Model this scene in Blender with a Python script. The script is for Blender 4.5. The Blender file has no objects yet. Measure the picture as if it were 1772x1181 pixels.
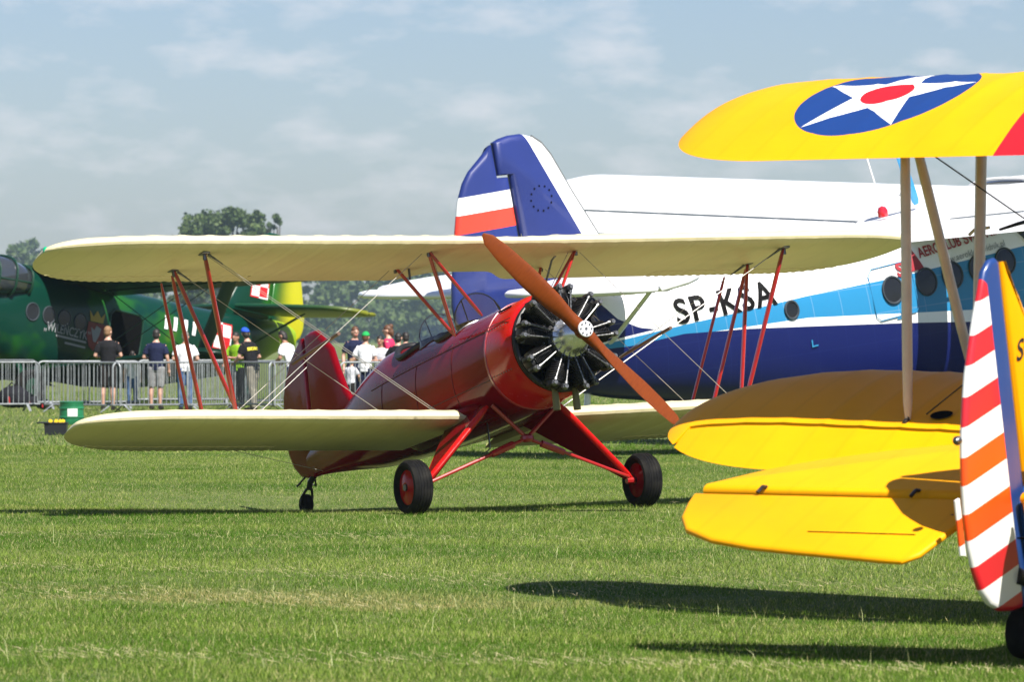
import bpy, bmesh, math, random
import numpy as np
from mathutils import Vector, Matrix

# ------------------------------------------------------------------ camera, sky, sun, exposure
scene = bpy.context.scene
C = scene.collection
F, EYE, HY, CX = 9000.0, 1.55, 586.0, 886.0          # focal length in photo pixels, eye height, horizon row
rad = math.radians
cam_d = bpy.data.cameras.new('camera'); cam = bpy.data.objects.new('camera', cam_d); C.objects.link(cam)
cam_d.sensor_width = 36.0; cam_d.lens = F / 1772.0 * 36.0
cam_d.clip_start = 0.5; cam_d.clip_end = 6000
cam.location = (0, 0, EYE)
cam.rotation_euler = (rad(90) - math.atan((590.5 - HY) / F), 0, 0)
cam_d.dof.use_dof = True; cam_d.dof.focus_distance = 45.0; cam_d.dof.aperture_fstop = 9.0
scene.camera = cam

SUN_DIR = Vector((0.38, -0.68, 1.0)).normalized()    # towards the sun
sun_el = math.asin(SUN_DIR.z); sun_az = math.atan2(SUN_DIR.x, SUN_DIR.y)
world = bpy.data.worlds.new('World'); scene.world = world; world.use_nodes = True
nt = world.node_tree; nt.nodes.clear()
wo = nt.nodes.new('ShaderNodeOutputWorld'); bg = nt.nodes.new('ShaderNodeBackground')
sky = nt.nodes.new('ShaderNodeTexSky'); sky.sky_type = 'NISHITA'; sky.sun_disc = False
sky.sun_elevation = sun_el; sky.sun_rotation = sun_az
sky.air_density = 1.0; sky.dust_density = 0.6; sky.ozone_density = 3.0; sky.altitude = 200
tc = nt.nodes.new('ShaderNodeTexCoord')
mp = nt.nodes.new('ShaderNodeMapping'); mp.inputs['Scale'].default_value = (52, 52, 130); mp.inputs['Location'].default_value = (5.3, 0.4, 2.9)
nz = nt.nodes.new('ShaderNodeTexNoise'); nz.inputs['Scale'].default_value = 1.0; nz.inputs['Detail'].default_value = 7; nz.inputs['Roughness'].default_value = 0.55
rp = nt.nodes.new('ShaderNodeValToRGB'); rp.color_ramp.elements[0].position = 0.49; rp.color_ramp.elements[1].position = 0.72
rp.color_ramp.elements[1].color = (0.48, 0.48, 0.48, 1)
mxs = nt.nodes.new('ShaderNodeMix'); mxs.data_type = 'RGBA'; mxs.inputs['B'].default_value = (9.2, 9.0, 9.4, 1)
tint = nt.nodes.new('ShaderNodeMix'); tint.data_type = 'RGBA'; tint.blend_type = 'MULTIPLY'; tint.inputs['Factor'].default_value = 1
tint.inputs['B'].default_value = (0.88, 0.905, 1.07, 1)
L = nt.links.new
L(tc.outputs['Generated'], mp.inputs['Vector']); L(mp.outputs[0], nz.inputs['Vector']); L(nz.outputs['Fac'], rp.inputs['Fac'])
L(sky.outputs[0], tint.inputs['A']); L(tint.outputs['Result'], mxs.inputs['A']); L(rp.outputs['Color'], mxs.inputs['Factor']); L(mxs.outputs['Result'], bg.inputs['Color'])
bg.inputs['Strength'].default_value = 0.052
L(bg.outputs[0], wo.inputs['Surface'])
sl = bpy.data.lights.new('sun', 'SUN'); sl.energy = 5.0; sl.angle = rad(0.53); sl.color = (1.0, 0.95, 0.88)
so = bpy.data.objects.new('sun', sl); C.objects.link(so)
so.rotation_euler = SUN_DIR.to_track_quat('Z', 'Y').to_euler(); so.location = (20, -10, 60)
vs = scene.view_settings; vs.view_transform = 'Standard'; vs.look = 'None'; vs.exposure = 1.0; vs.gamma = 1.0; vs.use_curve_mapping = False
scene.cycles.max_bounces = 8; scene.cycles.volume_bounces = 1; scene.cycles.transparent_max_bounces = 12

# ------------------------------------------------------------------ helpers
RND = random.Random(7)
class S:
    """a shader socket with arithmetic"""
    def __init__(s, t, sock): s.t, s.s = t, sock
    def _op(a, op, b=None, c=None, clamp=False):
        n = a.t.nodes.new('ShaderNodeMath'); n.operation = op; n.use_clamp = clamp
        for i, v in enumerate((a, b, c)):
            if v is None: continue
            if isinstance(v, S): a.t.links.new(v.s, n.inputs[i])
            else: n.inputs[i].default_value = v
        return S(a.t, n.outputs[0])
    def __add__(a, b): return a._op('ADD', b)
    __radd__ = __add__
    def __sub__(a, b): return a._op('SUBTRACT', b)
    def __rsub__(a, b): return (a * -1) + b
    def __mul__(a, b): return a._op('MULTIPLY', b)
    __rmul__ = __mul__
    def __truediv__(a, b): return a._op('DIVIDE', b)
    def gt(a, b): return a._op('GREATER_THAN', b)
    def lt(a, b): return a._op('LESS_THAN', b)
    def abs(a): return a._op('ABSOLUTE')
    def mx(a, b): return a._op('MAXIMUM', b)
    def mn(a, b): return a._op('MINIMUM', b)
    def f(a, op, b=None): return a._op(op, b)
class Mat:
    def __init__(s, name, col=(0.5,)*3, rough=0.5, metal=0.0, coat=0.0, spec=0.5, coat_rough=0.05):
        m = bpy.data.materials.new(name); m.use_nodes = True; s.m = m; s.t = m.node_tree
        s.p = s.t.nodes['Principled BSDF']
        s.p.inputs['Base Color'].default_value = (*col, 1); s.p.inputs['Roughness'].default_value = rough
        s.p.inputs['Metallic'].default_value = metal; s.p.inputs['Coat Weight'].default_value = coat
        s.p.inputs['Coat Roughness'].default_value = coat_rough; s.p.inputs['Specular IOR Level'].default_value = spec
        s._co = None
    def xyz(s, kind='Object'):
        if s._co is None:
            n = s.t.nodes.new('ShaderNodeTexCoord'); x = s.t.nodes.new('ShaderNodeSeparateXYZ')
            s.t.links.new(n.outputs[kind], x.inputs[0]); s._tc = n.outputs[kind]
            s._co = [S(s.t, o) for o in x.outputs]
        return s._co
    def noise(s, scale, detail=3, rough=0.5, sc=(1, 1, 1), pos='Object'):
        if pos == 'Object': s.xyz(); src = s._tc
        else:
            g = s.t.nodes.new('ShaderNodeNewGeometry'); src = g.outputs['Position']
        mpn = s.t.nodes.new('ShaderNodeMapping'); mpn.inputs['Scale'].default_value = sc; s.t.links.new(src, mpn.inputs[0])
        n = s.t.nodes.new('ShaderNodeTexNoise'); n.inputs['Scale'].default_value = scale; n.inputs['Detail'].default_value = detail; n.inputs['Roughness'].default_value = rough
        s.t.links.new(mpn.outputs[0], n.inputs['Vector']); return S(s.t, n.outputs['Fac'])
    def val(s, v):
        n = s.t.nodes.new('ShaderNodeValue'); n.outputs[0].default_value = v; return S(s.t, n.outputs[0])
    def smooth(s, v, a, b):
        n = s.t.nodes.new('ShaderNodeMapRange'); n.interpolation_type = 'SMOOTHSTEP'
        s.t.links.new(v.s, n.inputs['Value']); n.inputs['From Min'].default_value = a; n.inputs['From Max'].default_value = b
        return S(s.t, n.outputs['Result'])
    def mix(s, fac, a, b):
        n = s.t.nodes.new('ShaderNodeMix'); n.data_type = 'RGBA'
        s.t.links.new(fac.s, n.inputs['Factor'])
        for k, v in (('A', a), ('B', b)):
            if isinstance(v, S): s.t.links.new(v.s, n.inputs[k])
            else: n.inputs[k].default_value = (*v, 1)
        return S(s.t, n.outputs['Result'])
    def color(s, c): s.t.links.new(c.s, s.p.inputs['Base Color']); return s
    def rough(s, v): s.t.links.new(v.s, s.p.inputs['Roughness']); return s
    def bump(s, h, strength=0.3, dist=0.01):
        n = s.t.nodes.new('ShaderNodeBump'); n.inputs['Strength'].default_value = strength; n.inputs['Distance'].default_value = dist
        s.t.links.new(h.s, n.inputs['Height']); s.t.links.new(n.outputs[0], s.p.inputs['Normal']); return s
    def curve(s, v, pts, x0, x1, y0, y1):
        """piecewise-linear y(x) as a shader value"""
        n = s.t.nodes.new('ShaderNodeFloatCurve'); cm = n.mapping; cu = cm.curves[0]
        q = [((x - x0) / (x1 - x0), (y - y0) / (y1 - y0)) for x, y in pts]
        q = [(0.0, q[0][1])] + q + [(1.0, q[-1][1])]
        while len(cu.points) < len(q): cu.points.new(0.5, 0.5)
        for p_, (x, y) in zip(cu.points, q): p_.location = (min(max(x, 0), 1), min(max(y, 0), 1)); p_.handle_type = 'VECTOR'
        cm.update()
        s.t.links.new(((v - x0) / (x1 - x0)).s, n.inputs['Value'])
        return S(s.t, n.outputs[0]) * (y1 - y0) + y0
    def vary(s, col, amt=0.12, scale=6, detail=4, col2=None):
        n = s.noise(scale, detail)
        c2 = col2 or tuple(max(0, c * (1 - amt * 2.2)) for c in col)
        s.color(s.mix(s.smooth(n, 0.35, 0.75), col, c2)); return s

def M(x): return x.m if isinstance(x, Mat) else x
class B:
    """collects shapes into one mesh"""
    def __init__(s): s.v = []; s.f = []
    def add(s, v, f):
        o = len(s.v); s.v += [tuple(p) for p in v]; s.f += [tuple(i + o for i in q) for q in f]; return s
    def loft(s, rings, cap=True, closed=True):
        n = len(rings[0]); v = [p for r in rings for p in r]; f = []
        for i in range(len(rings) - 1):
            for j in range(n if closed else n - 1):
                k = (j + 1) % n; f.append((i * n + j, i * n + k, (i + 1) * n + k, (i + 1) * n + j))
        if cap and closed: f.append(tuple(range(n))[::-1]); f.append(tuple((len(rings) - 1) * n + j for j in range(n)))
        return s.add(v, f)
    def tube(s, p0, p1, r0, r1=None, n=8):
        r1 = r0 if r1 is None else r1; p0, p1 = Vector(p0), Vector(p1); d = (p1 - p0).normalized()
        a = d.orthogonal().normalized(); b = d.cross(a)
        return s.loft([[p + r * (math.cos(t) * a + math.sin(t) * b) for t in (2 * math.pi * i / n for i in range(n))] for p, r in ((p0, r0), (p1, r1))])
    def path(s, pts, r, n=8):
        pts = [Vector(p) for p in pts]; rings = []; rr = r if isinstance(r, (list, tuple)) else [r] * len(pts)
        a = None
        for i, p in enumerate(pts):
            d = (pts[min(i + 1, len(pts) - 1)] - pts[max(i - 1, 0)]).normalized()
            a = d.orthogonal().normalized() if a is None else (a - d * a.dot(d)).normalized()
            b = d.cross(a)
            rings.append([p + rr[i] * (math.cos(t) * a + math.sin(t) * b) for t in (2 * math.pi * k / n for k in range(n))])
        return s.loft(rings)
    def strut(s, p0, p1, chord, thick, along=(1, 0, 0), n=10):
        p0, p1 = Vector(p0), Vector(p1); d = (p1 - p0).normalized(); a = Vector(along); a = (a - d * a.dot(d)).normalized(); b = d.cross(a)
        rings = []
        for t, k in ((0, 0.55), (0.06, 0.9), (0.2, 1), (0.8, 1), (0.94, 0.9), (1, 0.55)):
            p = p0.lerp(p1, t)
            rings.append([p + k * (chord / 2 * math.cos(q) * a + thick / 2 * math.sin(q) * b) for q in (2 * math.pi * i / n for i in range(n))])
        return s.loft(rings)
    def box(s, c, size, rot=None, bev=0.0):
        x, y, z = (k / 2 for k in size); c = Vector(c)
        if bev <= 0:
            pts = [Vector((i * x, j * y, k * z)) for i in (-1, 1) for j in (-1, 1) for k in (-1, 1)]
            f = [(0, 1, 3, 2), (4, 6, 7, 5), (0, 4, 5, 1), (2, 3, 7, 6), (0, 2, 6, 4), (1, 5, 7, 3)]
            if rot: pts = [rot @ p for p in pts]
            return s.add([p + c for p in pts], f)
        rings = []
        for zz, ins in ((-z, bev), (-z + bev, 0), (z - bev, 0), (z, bev)):
            xi, yi = x - ins, y - ins; q = []
            for sx, sy in ((1, 1), (-1, 1), (-1, -1), (1, -1)):
                e = [(sx * xi, sy * (yi - bev)), (sx * (xi - bev), sy * yi)]
                q += e if sx * sy > 0 else e[::-1]
            rings.append([Vector((a, b, zz)) for a, b in q])
        if rot: rings = [[rot @ p for p in r] for r in rings]
        return s.loft([[p + c for p in r] for r in rings])
    def lathe(s, prof, n=24, org=(0, 0, 0), axis='Y'):
        org = Vector(org); rings = []
        for a, r in prof:
            ring = []
            for i in range(n):
                t = 2 * math.pi * i / n; c_, s_ = r * math.cos(t), r * math.sin(t)
                ring.append(org + Vector({'X': (a, c_, s_), 'Y': (c_, a, s_), 'Z': (c_, s_, a)}[axis]))
            rings.append(ring)
        return s.loft(rings)
    def plate(s, outline, thick, fn, rim=0.05):
        """flat surface with rounded rim; outline 2-D (counter-clockwise), fn maps (u, v, w) to 3-D"""
        o = [Vector(p) for p in outline]; n = len(o); nor = []
        for i in range(n):
            e = (o[(i + 1) % n] - o[i - 1]).normalized(); nor.append(Vector((-e.y, e.x)))
        A = sum(o[i].x * o[(i + 1) % n].y - o[(i + 1) % n].x * o[i].y for i in range(n))
        if A < 0: nor = [-q for q in nor]
        def ring(ins, w): return [fn(o[i].x + nor[i].x * ins, o[i].y + nor[i].y * ins, w) for i in range(n)]
        t = thick / 2
        return s.loft([ring(rim, -t), ring(rim * 0.45, -t * 0.86), ring(rim * 0.12, -t * 0.5), ring(0, 0), ring(rim * 0.12, t * 0.5), ring(rim * 0.45, t * 0.86), ring(rim, t)])
    def build(s, name, mat, parent=None, smooth=40):
        me = bpy.data.meshes.new(name); me.from_pydata(s.v, [], s.f)
        bm = bmesh.new(); bm.from_mesh(me); bmesh.ops.recalc_face_normals(bm, faces=bm.faces); bm.to_mesh(me); bm.free()
        if smooth:
            me.polygons.foreach_set('use_smooth', [True] * len(me.polygons)); me.set_sharp_from_angle(angle=rad(smooth))
        for m in (mat if isinstance(mat, (list, tuple)) else [mat]): me.materials.append(M(m))
        return link(name, me, parent)
def link(name, me, parent=None):
    o = bpy.data.objects.new(name, me); C.objects.link(o)
    if parent: o.parent = parent
    return o
def tag(o, label=None, cat=None, group=None, kind=None):
    for k, v in (('label', label), ('category', cat), ('group', group), ('kind', kind)):
        if v: o[k] = v
    return o
def empty(name, loc, rot=None):
    o = bpy.data.objects.new(name, None); C.objects.link(o); o.empty_display_size = 0.3
    o.location = loc
    if rot is not None: o.rotation_euler = rot if not isinstance(rot, Matrix) else rot.to_euler()
    return o
def copy_tree(o, parent=None):
    c = o.copy(); C.objects.link(c); c.parent = parent
    for ch in list(o.children): copy_tree(ch, c)
    return c
def wpt(x, y, d): return Vector(((x - CX) / F * d, d, EYE + (HY - y) / F * d))     # a photo point at distance d
def frame(x0, d0, psi, pitch, z0=0.0, roll=0.0):
    r = Matrix.Rotation(rad(90 - psi), 3, 'Z') @ Matrix.Rotation(rad(-pitch), 3, 'Y') @ Matrix.Rotation(rad(roll), 3, 'X')
    return Vector(((x0 - CX) / F * d0, d0, z0)), r
def interp(tab, x):
    """smooth interpolation of rows (x, a, b, ...)"""
    if x <= tab[0][0]: return tab[0][1:]
    if x >= tab[-1][0]: return tab[-1][1:]
    i = max(k for k in range(len(tab) - 1) if tab[k][0] <= x)
    p0, p1, p2, p3 = tab[max(i - 1, 0)], tab[i], tab[i + 1], tab[min(i + 2, len(tab) - 1)]
    h = p2[0] - p1[0]; t = (x - p1[0]) / h; out = []
    for k in range(1, len(p1)):
        m1 = (p2[k] - p0[k]) / (p2[0] - p0[0]) * h; m2 = (p3[k] - p1[k]) / (p3[0] - p1[0]) * h
        out.append((2*t**3 - 3*t*t + 1) * p1[k] + (t**3 - 2*t*t + t) * m1 + (-2*t**3 + 3*t*t) * p2[k] + (t**3 - t*t) * m2)
    return out
def sect(x, zc, w, hu, hl, n, k=28):
    """superellipse ring at station x, separate upper and lower half heights"""
    r = []
    for i in range(k):
        t = 2 * math.pi * i / k; c, s_ = math.cos(t), math.sin(t)
        r.append((x, w * math.copysign(abs(c) ** (2 / n), c), zc + (hu if s_ > 0 else hl) * math.copysign(abs(s_) ** (2 / n), s_)))
    return r
def ysurf(tab, x, z):
    zc, w, hu, hl, n = interp(tab, x); h = hu if z > zc else hl
    return w * max(0.0, 1 - min(1, abs((z - zc) / h)) ** n) ** (1 / n)
def airfoil(f, t, m):
    yt = 5 * t * (0.2969 * math.sqrt(f) - 0.126 * f - 0.3516 * f * f + 0.2843 * f**3 - 0.1036 * f**4)
    p = 0.4; yc = m / p**2 * (2*p*f - f*f) if f < p else m / (1-p)**2 * (1 - 2*p + 2*p*f - f*f)
    return yc + yt, yc - yt
def wing_mesh(shape, ys, t=0.12, m=0.03, n=13, f0=None, f1=None, ripple=None, defl=0.0):
    """shape(y) -> xle, xte, zle, zte, thick_scale ; f0/f1 functions of y giving the chord range"""
    rings = []
    for y in ys:
        xl, xt, zl, zt, ts = shape(y); ch = xl - xt
        a = f0(y) if f0 else 0.0; b = f1(y) if f1 else 1.0
        fr = [a + (b - a) * (0.5 - 0.5 * math.cos(math.pi * i / (n - 1))) if a == 0 else a + (b - a) * i / (n - 1) for i in range(n)]
        rp_ = ripple(y) if ripple else 0.0
        up, lo = [], []
        for f in fr:
            u, l = airfoil(f, t * ts, m); e = math.tan(defl) * (f - a) * ch if defl else 0
            zz = zl + (zt - zl) * f - e; x = xl - ch * f
            up.append((x, y, zz + u * ch + rp_)); lo.append((x, y, zz + l * ch - 0.0005 + rp_))
        rings.append(up[::-1] + lo[1:])
    return B().loft(rings)
def rib_ys(a, b, sp):
    n = max(1, round((b - a) / sp)); out = []
    for i in range(n):
        for k in (0, 0.12, 0.3, 0.5, 0.7, 0.88): out.append(a + (b - a) * (i + k) / n)
    return out + [b]
def rib_scale(y, a, b, sp, depth=0.05):
    n = max(1, round((b - a) / sp)); q = (y - a) / (b - a) * n; q -= math.floor(q + 1e-9)
    return 1 - depth * min(1, math.sin(math.pi * min(max(q, 0), 1)) ** 0.6) if 0 < q < 1 else 1.0
_txt = {}
def text_mesh(body, size, bold=0.0, shear=0.0, space=1.0):
    cu = bpy.data.curves.new('txt', 'FONT'); cu.body = body; cu.size = size; cu.offset = bold; cu.shear = shear; cu.resolution_u = 4; cu.space_character = space
    cu.fill_mode = 'FRONT'
    o = bpy.data.objects.new('txt', cu); C.objects.link(o); bpy.context.view_layer.update()
    me = o.evaluated_get(bpy.context.evaluated_depsgraph_get()).to_mesh()
    v = [tuple(p.co) for p in me.vertices]; f = [tuple(p.vertices) for p in me.polygons]
    bpy.data.objects.remove(o); bpy.data.curves.remove(cu)
    return v, f
def decal(name, v2, f, fn, mat, parent, subdiv=0.12):
    """lays flat print on a surface: fn(u, v) -> 3-D point"""
    bm = bmesh.new(); vs_ = [bm.verts.new((p[0], p[1], 0)) for p in v2]
    for q in f:
        try: bm.faces.new([vs_[i] for i in q])
        except ValueError: pass
    bmesh.ops.triangulate(bm, faces=bm.faces)
    for _ in range(5):
        e = [e for e in bm.edges if e.calc_length() > subdiv]
        if not e: break
        bmesh.ops.subdivide_edges(bm, edges=e, cuts=1); bmesh.ops.triangulate(bm, faces=bm.faces)
    for p in bm.verts: p.co = fn(p.co.x, p.co.y)
    me = bpy.data.meshes.new(name); bm.to_mesh(me); bm.free(); me.materials.append(M(mat))
    return link(name, me, parent)
def star2d(r, rot=0, inner=0.382, n=5):
    return [(k * math.cos(a), k * math.sin(a)) for i in range(2 * n) for k, a in [((r if i % 2 == 0 else r * inner), rot + math.pi * i / n)]]
# ------------------------------------------------------------------ ground and grass
DIPS = []                                             # (x, y, radius, height)
def ground_z(x, y):
    z = 0.02 * np.sin(x * 0.31 + 1.0) * np.sin(y * 0.17) * 0.5
    for cx, cy, r, h in DIPS: z = z + h * np.exp(-((x - cx) ** 2 + (y - cy) ** 2) / (r * r))
    return z
_pl, _pr = frame(915, 46, 153, 12, 0.02, 0.95)
def red_w(p): return _pl + _pr @ Vector(p)
_tw = red_w((-4.58, 0, 0.93)); _rw = red_w((0.1, 1.14, 0.0)); _lw = red_w((0.1, -1.14, 0.0))
DIPS += [(2.7, 25.6, 1.5, -0.03), (_tw.x, _tw.y, 2.2, -0.17), (_rw.x, _rw.y, 0.9, 0.03), (2.0, 30.6, 4.0, -0.10)]
def axis(lo, hi, step, far):
    a = list(np.arange(lo, hi + 1e-6, step)); s_ = step
    while a[-1] < far[1]: s_ *= 1.5; a.append(min(a[-1] + s_, far[1]))
    s_ = step
    while a[0] > far[0]: s_ *= 1.5; a.insert(0, max(a[0] - s_, far[0]))
    return np.array(a)
gx = axis(-12, 12, 0.4, (-1200, 1200)); gy = axis(18, 72, 0.4, (-100, 2600))
X, Y = np.meshgrid(gx, gy); Z = ground_z(X, Y)
gv = np.stack([X.ravel(), Y.ravel(), Z.ravel()], 1); nx = len(gx)
gf = [(j * nx + i, j * nx + i + 1, (j + 1) * nx + i + 1, (j + 1) * nx + i) for j in range(len(gy) - 1) for i in range(nx - 1)]
me = bpy.data.meshes.new('ground'); me.from_pydata(gv.tolist(), [], gf); me.polygons.foreach_set('use_smooth', [True] * len(me.polygons))
gm = Mat('turf', rough=0.9, spec=0.2)
n1 = gm.noise(0.35, 4, 0.6, (0.5, 1, 1), 'W'); n2 = gm.noise(9, 4, 0.7, (1, 0.6, 1), 'W'); n3 = gm.noise(60, 2, 0.6, (1, 1, 1), 'W')
c1 = gm.mix(gm.smooth(n1, 0.35, 0.65), (0.085, 0.125, 0.028), (0.15, 0.18, 0.05))
c2 = gm.mix(gm.smooth(n2, 0.4, 0.75), c1, (0.17, 0.18, 0.07))
c3 = gm.mix(gm.smooth(n3, 0.45, 0.7), c2, (0.06, 0.085, 0.02))
gm.color(c3); gm.bump(n3, 0.8, 0.03)
me.materials.append(gm.m)
tag(link('ground', me), kind='structure')

rng = np.random.default_rng(5)
def make_grass(name, N, d0, d1, power, hmin, hmax, wid, label, mat, margin=1.35, stalk=False):
    u = rng.random(N); k = 2 - power
    d = (d0 ** k + u * (d1 ** k - d0 ** k)) ** (1 / k)
    x = (rng.random(N) * 2 - 1) * 0.0985 * d * margin
    # clumps: pull part of the blades together
    cell = 0.22; h1 = np.sin(np.floor(x / cell) * 127.1 + np.floor(d / cell) * 311.7) * 43758.5453; h1 -= np.floor(h1)
    h2 = np.sin(np.floor(x / 0.9) * 12.9 + np.floor(d / 0.9) * 78.2) * 43758.5453; h2 -= np.floor(h2)
    hgt = (hmin + (hmax - hmin) * rng.random(N) ** 1.6) * (0.65 + 0.5 * h1 + 0.25 * h2)
    z = ground_z(x, d) - 0.004
    az = rng.random(N) * 2 * np.pi; lean = hgt * (0.15 + 0.75 * rng.random(N))
    fx, fy = np.cos(az), np.sin(az); wa = rng.random(N) * np.pi
    side = np.stack([np.cos(wa) * wid * (0.6 + 0.8 * rng.random(N)), np.sin(wa) * wid * 0.5, np.zeros(N)], 1)
    base = np.stack([x, d, z], 1); tip = base + np.stack([fx * lean, fy * lean, hgt], 1)
    me = bpy.data.meshes.new(name)
    if not stalk:
        o = np.stack([base - side, base + side, tip], 1); nv, tri = 3, np.array([0, 1, 2])
    else:
        mid = base + np.stack([fx * lean * 0.25, fy * lean * 0.25, hgt * 0.6], 1)
        o = np.stack([base - side, base + side, mid + side * 0.8, mid - side * 0.8, tip], 1); nv, tri = 5, np.array([0, 1, 2, 0, 2, 3, 3, 2, 4])
    me.vertices.add(N * nv); me.vertices.foreach_set('co', o.astype(np.float32).ravel())
    nt_ = len(tri) // 3; idx = np.arange(N)[:, None] * nv + tri[None]
    me.loops.add(N * nt_ * 3); me.loops.foreach_set('vertex_index', idx.astype(np.int32).ravel())
    me.polygons.add(N * nt_); me.polygons.foreach_set('loop_start', (np.arange(N * nt_) * 3).astype(np.int32))
    me.update(calc_edges=True); me.validate()
    me.materials.append(mat.m)
    return tag(link(name, me), label, 'grass', kind='stuff')
gr = Mat('grass_blade', rough=0.7, spec=0.05)
gi = gr.t.nodes.new('ShaderNodeNewGeometry'); isl = S(gr.t, gi.outputs['Random Per Island'])
n1 = gr.noise(0.55, 4, 0.62, (0.35, 0.8, 1), 'W'); n2 = gr.noise(0.9, 5, 0.7, (0.45, 0.75, 1), 'W')
a = gr.mix(gr.smooth(n1, 0.36, 0.62), (0.072, 0.175, 0.013), (0.27, 0.355, 0.068))
gpx = gr.t.nodes.new('ShaderNodeSeparateXYZ'); gr.t.links.new(gi.outputs['Position'], gpx.inputs[0]); wx_, wy_ = S(gr.t, gpx.outputs[0]), S(gr.t, gpx.outputs[1])
band = (1.0 - ((wy_ - 32.2 + (n2 - 0.5) * 7.0) * 0.75).abs()).mx(0.0) * gr.smooth(wx_ * -1, -1.6, 1.2) + (1.0 - ((wy_ - 47.5 + (n1 - 0.5) * 16.0) * 0.35).abs()).mx(0.0) * 0.45
a = gr.mix(gr.smooth(n2 * 0.9 + band * 0.22, 0.50, 0.70), a, (0.44, 0.37, 0.15))
a = gr.mix(gr.smooth(isl, 0.0, 0.85), a, (0.055, 0.115, 0.010))
a = gr.mix(isl.gt(0.91), a, (0.46, 0.43, 0.18))
gr.color(a)
tr = gr.t.nodes.new('ShaderNodeBsdfTranslucent'); ms = gr.t.nodes.new('ShaderNodeMixShader'); ms.inputs[0].default_value = 0.32
gr.t.links.new(a.s, tr.inputs['Color']); out = gr.t.nodes['Material Output']
gr.t.links.new(gr.p.outputs[0], ms.inputs[1]); gr.t.links.new(tr.outputs[0], ms.inputs[2]); gr.t.links.new(ms.outputs[0], out.inputs['Surface'])
make_grass('grass', 1400000, 22.5, 75, 1.3, 0.010, 0.038, 0.0026, 'short mown green grass covering the airfield', gr)
make_grass('far_grass', 90000, 70, 150, 1.0, 0.03, 0.08, 0.007, 'mown grass of the airfield farther off round the fence', gr)
# a few taller stalks left by the mower
st = Mat('grass_stalk', (0.30, 0.32, 0.13), 0.6)
make_grass('tall_grass', 420, 22.5, 46, 1.2, 0.06, 0.15, 0.0016, 'scattered taller pale grass stalks in the mown field', st, stalk=True)
# loose dry cuttings
hay = Mat('dry_cuttings', (0.42, 0.36, 0.2), 0.8)
N = 16000; u = rng.random(N); d = 24 + 24 * u ** 1.1; x = (rng.random(N) * 2 - 1) * 0.12 * d
keep = (np.sin(x * 0.5 + d * 2.1) + np.sin(d * 1.33 + 0.4 * x) + 3.2 * np.exp(-((d - 32.2) / 0.9) ** 2) * (x < 0.8)) > 1.35
x, d = x[keep], d[keep]; N = len(x); a_ = rng.random(N) * np.pi; ln = 0.02 + 0.045 * rng.random(N)
z = ground_z(x, d) + 0.02 + 0.025 * rng.random(N); w = 0.003
ex, ey = np.cos(a_) * ln, np.sin(a_) * ln
o = np.zeros((N, 3, 3)); o[:, 0] = np.stack([x - ex, d - ey, z], 1); o[:, 1] = np.stack([x + ex, d + ey, z + 0.012], 1); o[:, 2] = np.stack([x + w, d, z + w * 2.2], 1)
me = bpy.data.meshes.new('dry_grass'); me.from_pydata(o.reshape(-1, 3).tolist(), [], [(3 * i, 3 * i + 1, 3 * i + 2) for i in range(N)]); me.materials.append(hay.m)
tag(link('dry_grass', me), 'loose straw coloured cuttings lying in the mown grass', 'cuttings', kind='stuff')
# ------------------------------------------------------------------ shared materials
def rib_tint(m, col, sp, off):
    """fabric colour with slightly paler rib tapes every sp metres along the span"""
    y = m.xyz()[1].abs(); t = ((y - off) / sp + 0.5).f('FRACT') - 0.5
    base = m.mix(m.smooth(m.noise(1.8, 5, 0.6), 0.3, 0.8), col, tuple(k * 0.9 for k in col))
    return m.mix(t.abs().lt(0.055) * 0.18, base, tuple(min(1, k * 0.72) for k in col))
def paint(name, col, rough=0.28, coat=0.8, amt=0.06, scale=3):
    m = Mat(name, col, rough, coat=coat); m.vary(col, amt, scale)
    n = m.noise(14, 5, 0.6); m.rough(m.smooth(n, 0.2, 0.9) * 0.16 + (rough - 0.06)); return m
red_paint = paint('red_paint', (0.30, 0.004, 0.008), 0.16, 0.04); red_paint.p.inputs['Specular IOR Level'].default_value = 0.18
shaded_red = paint('shaded_red_paint', (0.16, 0.002, 0.006), 0.10, 0.0); shaded_red.p.inputs['Specular IOR Level'].default_value = 0.09  # the red darkened to carry the shade on fuselage, fin and rudder
sunlit_red = paint('sunlit_red_paint', (0.46, 0.006, 0.006), 0.22, 0.1); sunlit_red.p.inputs['Specular IOR Level'].default_value = 0.25  # the red brightened to carry sunlight on cowling and gear legs
strut_red = paint('strut_red_paint', (0.34, 0.012, 0.012), 0.32, 0.6)
cream = Mat('cream_fabric', (0.70, 0.61, 0.37), 0.36, spec=0.18); cream.color(rib_tint(cream, (0.65, 0.575, 0.35), .26, .06))
cream.bump(cream.noise(260, 2), 0.06, 0.002)
rubber = Mat('tyre_rubber', (0.006, 0.006, 0.006), 0.8, spec=0.15); rubber.vary((0.004, 0.004, 0.0045), 0.1, 9, 4, (0.016, 0.015, 0.013))
black = Mat('black_metal', (0.008, 0.008, 0.009), 0.42, spec=0.35); black.vary((0.007, 0.007, 0.008), 0.1, 20, 3, (0.025, 0.023, 0.021))
dark = Mat('dark_interior', (0.003, 0.003, 0.003), 0.9, spec=0.05)
steel = Mat('brushed_steel', (0.15, 0.15, 0.155), 0.45, metal=1); steel.rough(steel.noise(30, 3) * 0.3 + 0.2)
chrome = Mat('polished_aluminium', (0.62, 0.63, 0.65), 0.25, metal=0.85); chrome.rough(chrome.noise(12, 3) * 0.2 + 0.14)
brass = Mat('olive_pipe', (0.17, 0.14, 0.05), 0.55, metal=0.3)
wire_m = Mat('wire_steel', (0.34, 0.32, 0.29), 0.5, metal=0.4)
seam_m = Mat('seam_dark_red', (0.06, 0.003, 0.004), 0.5)  # dark red for the panel joints
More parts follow.
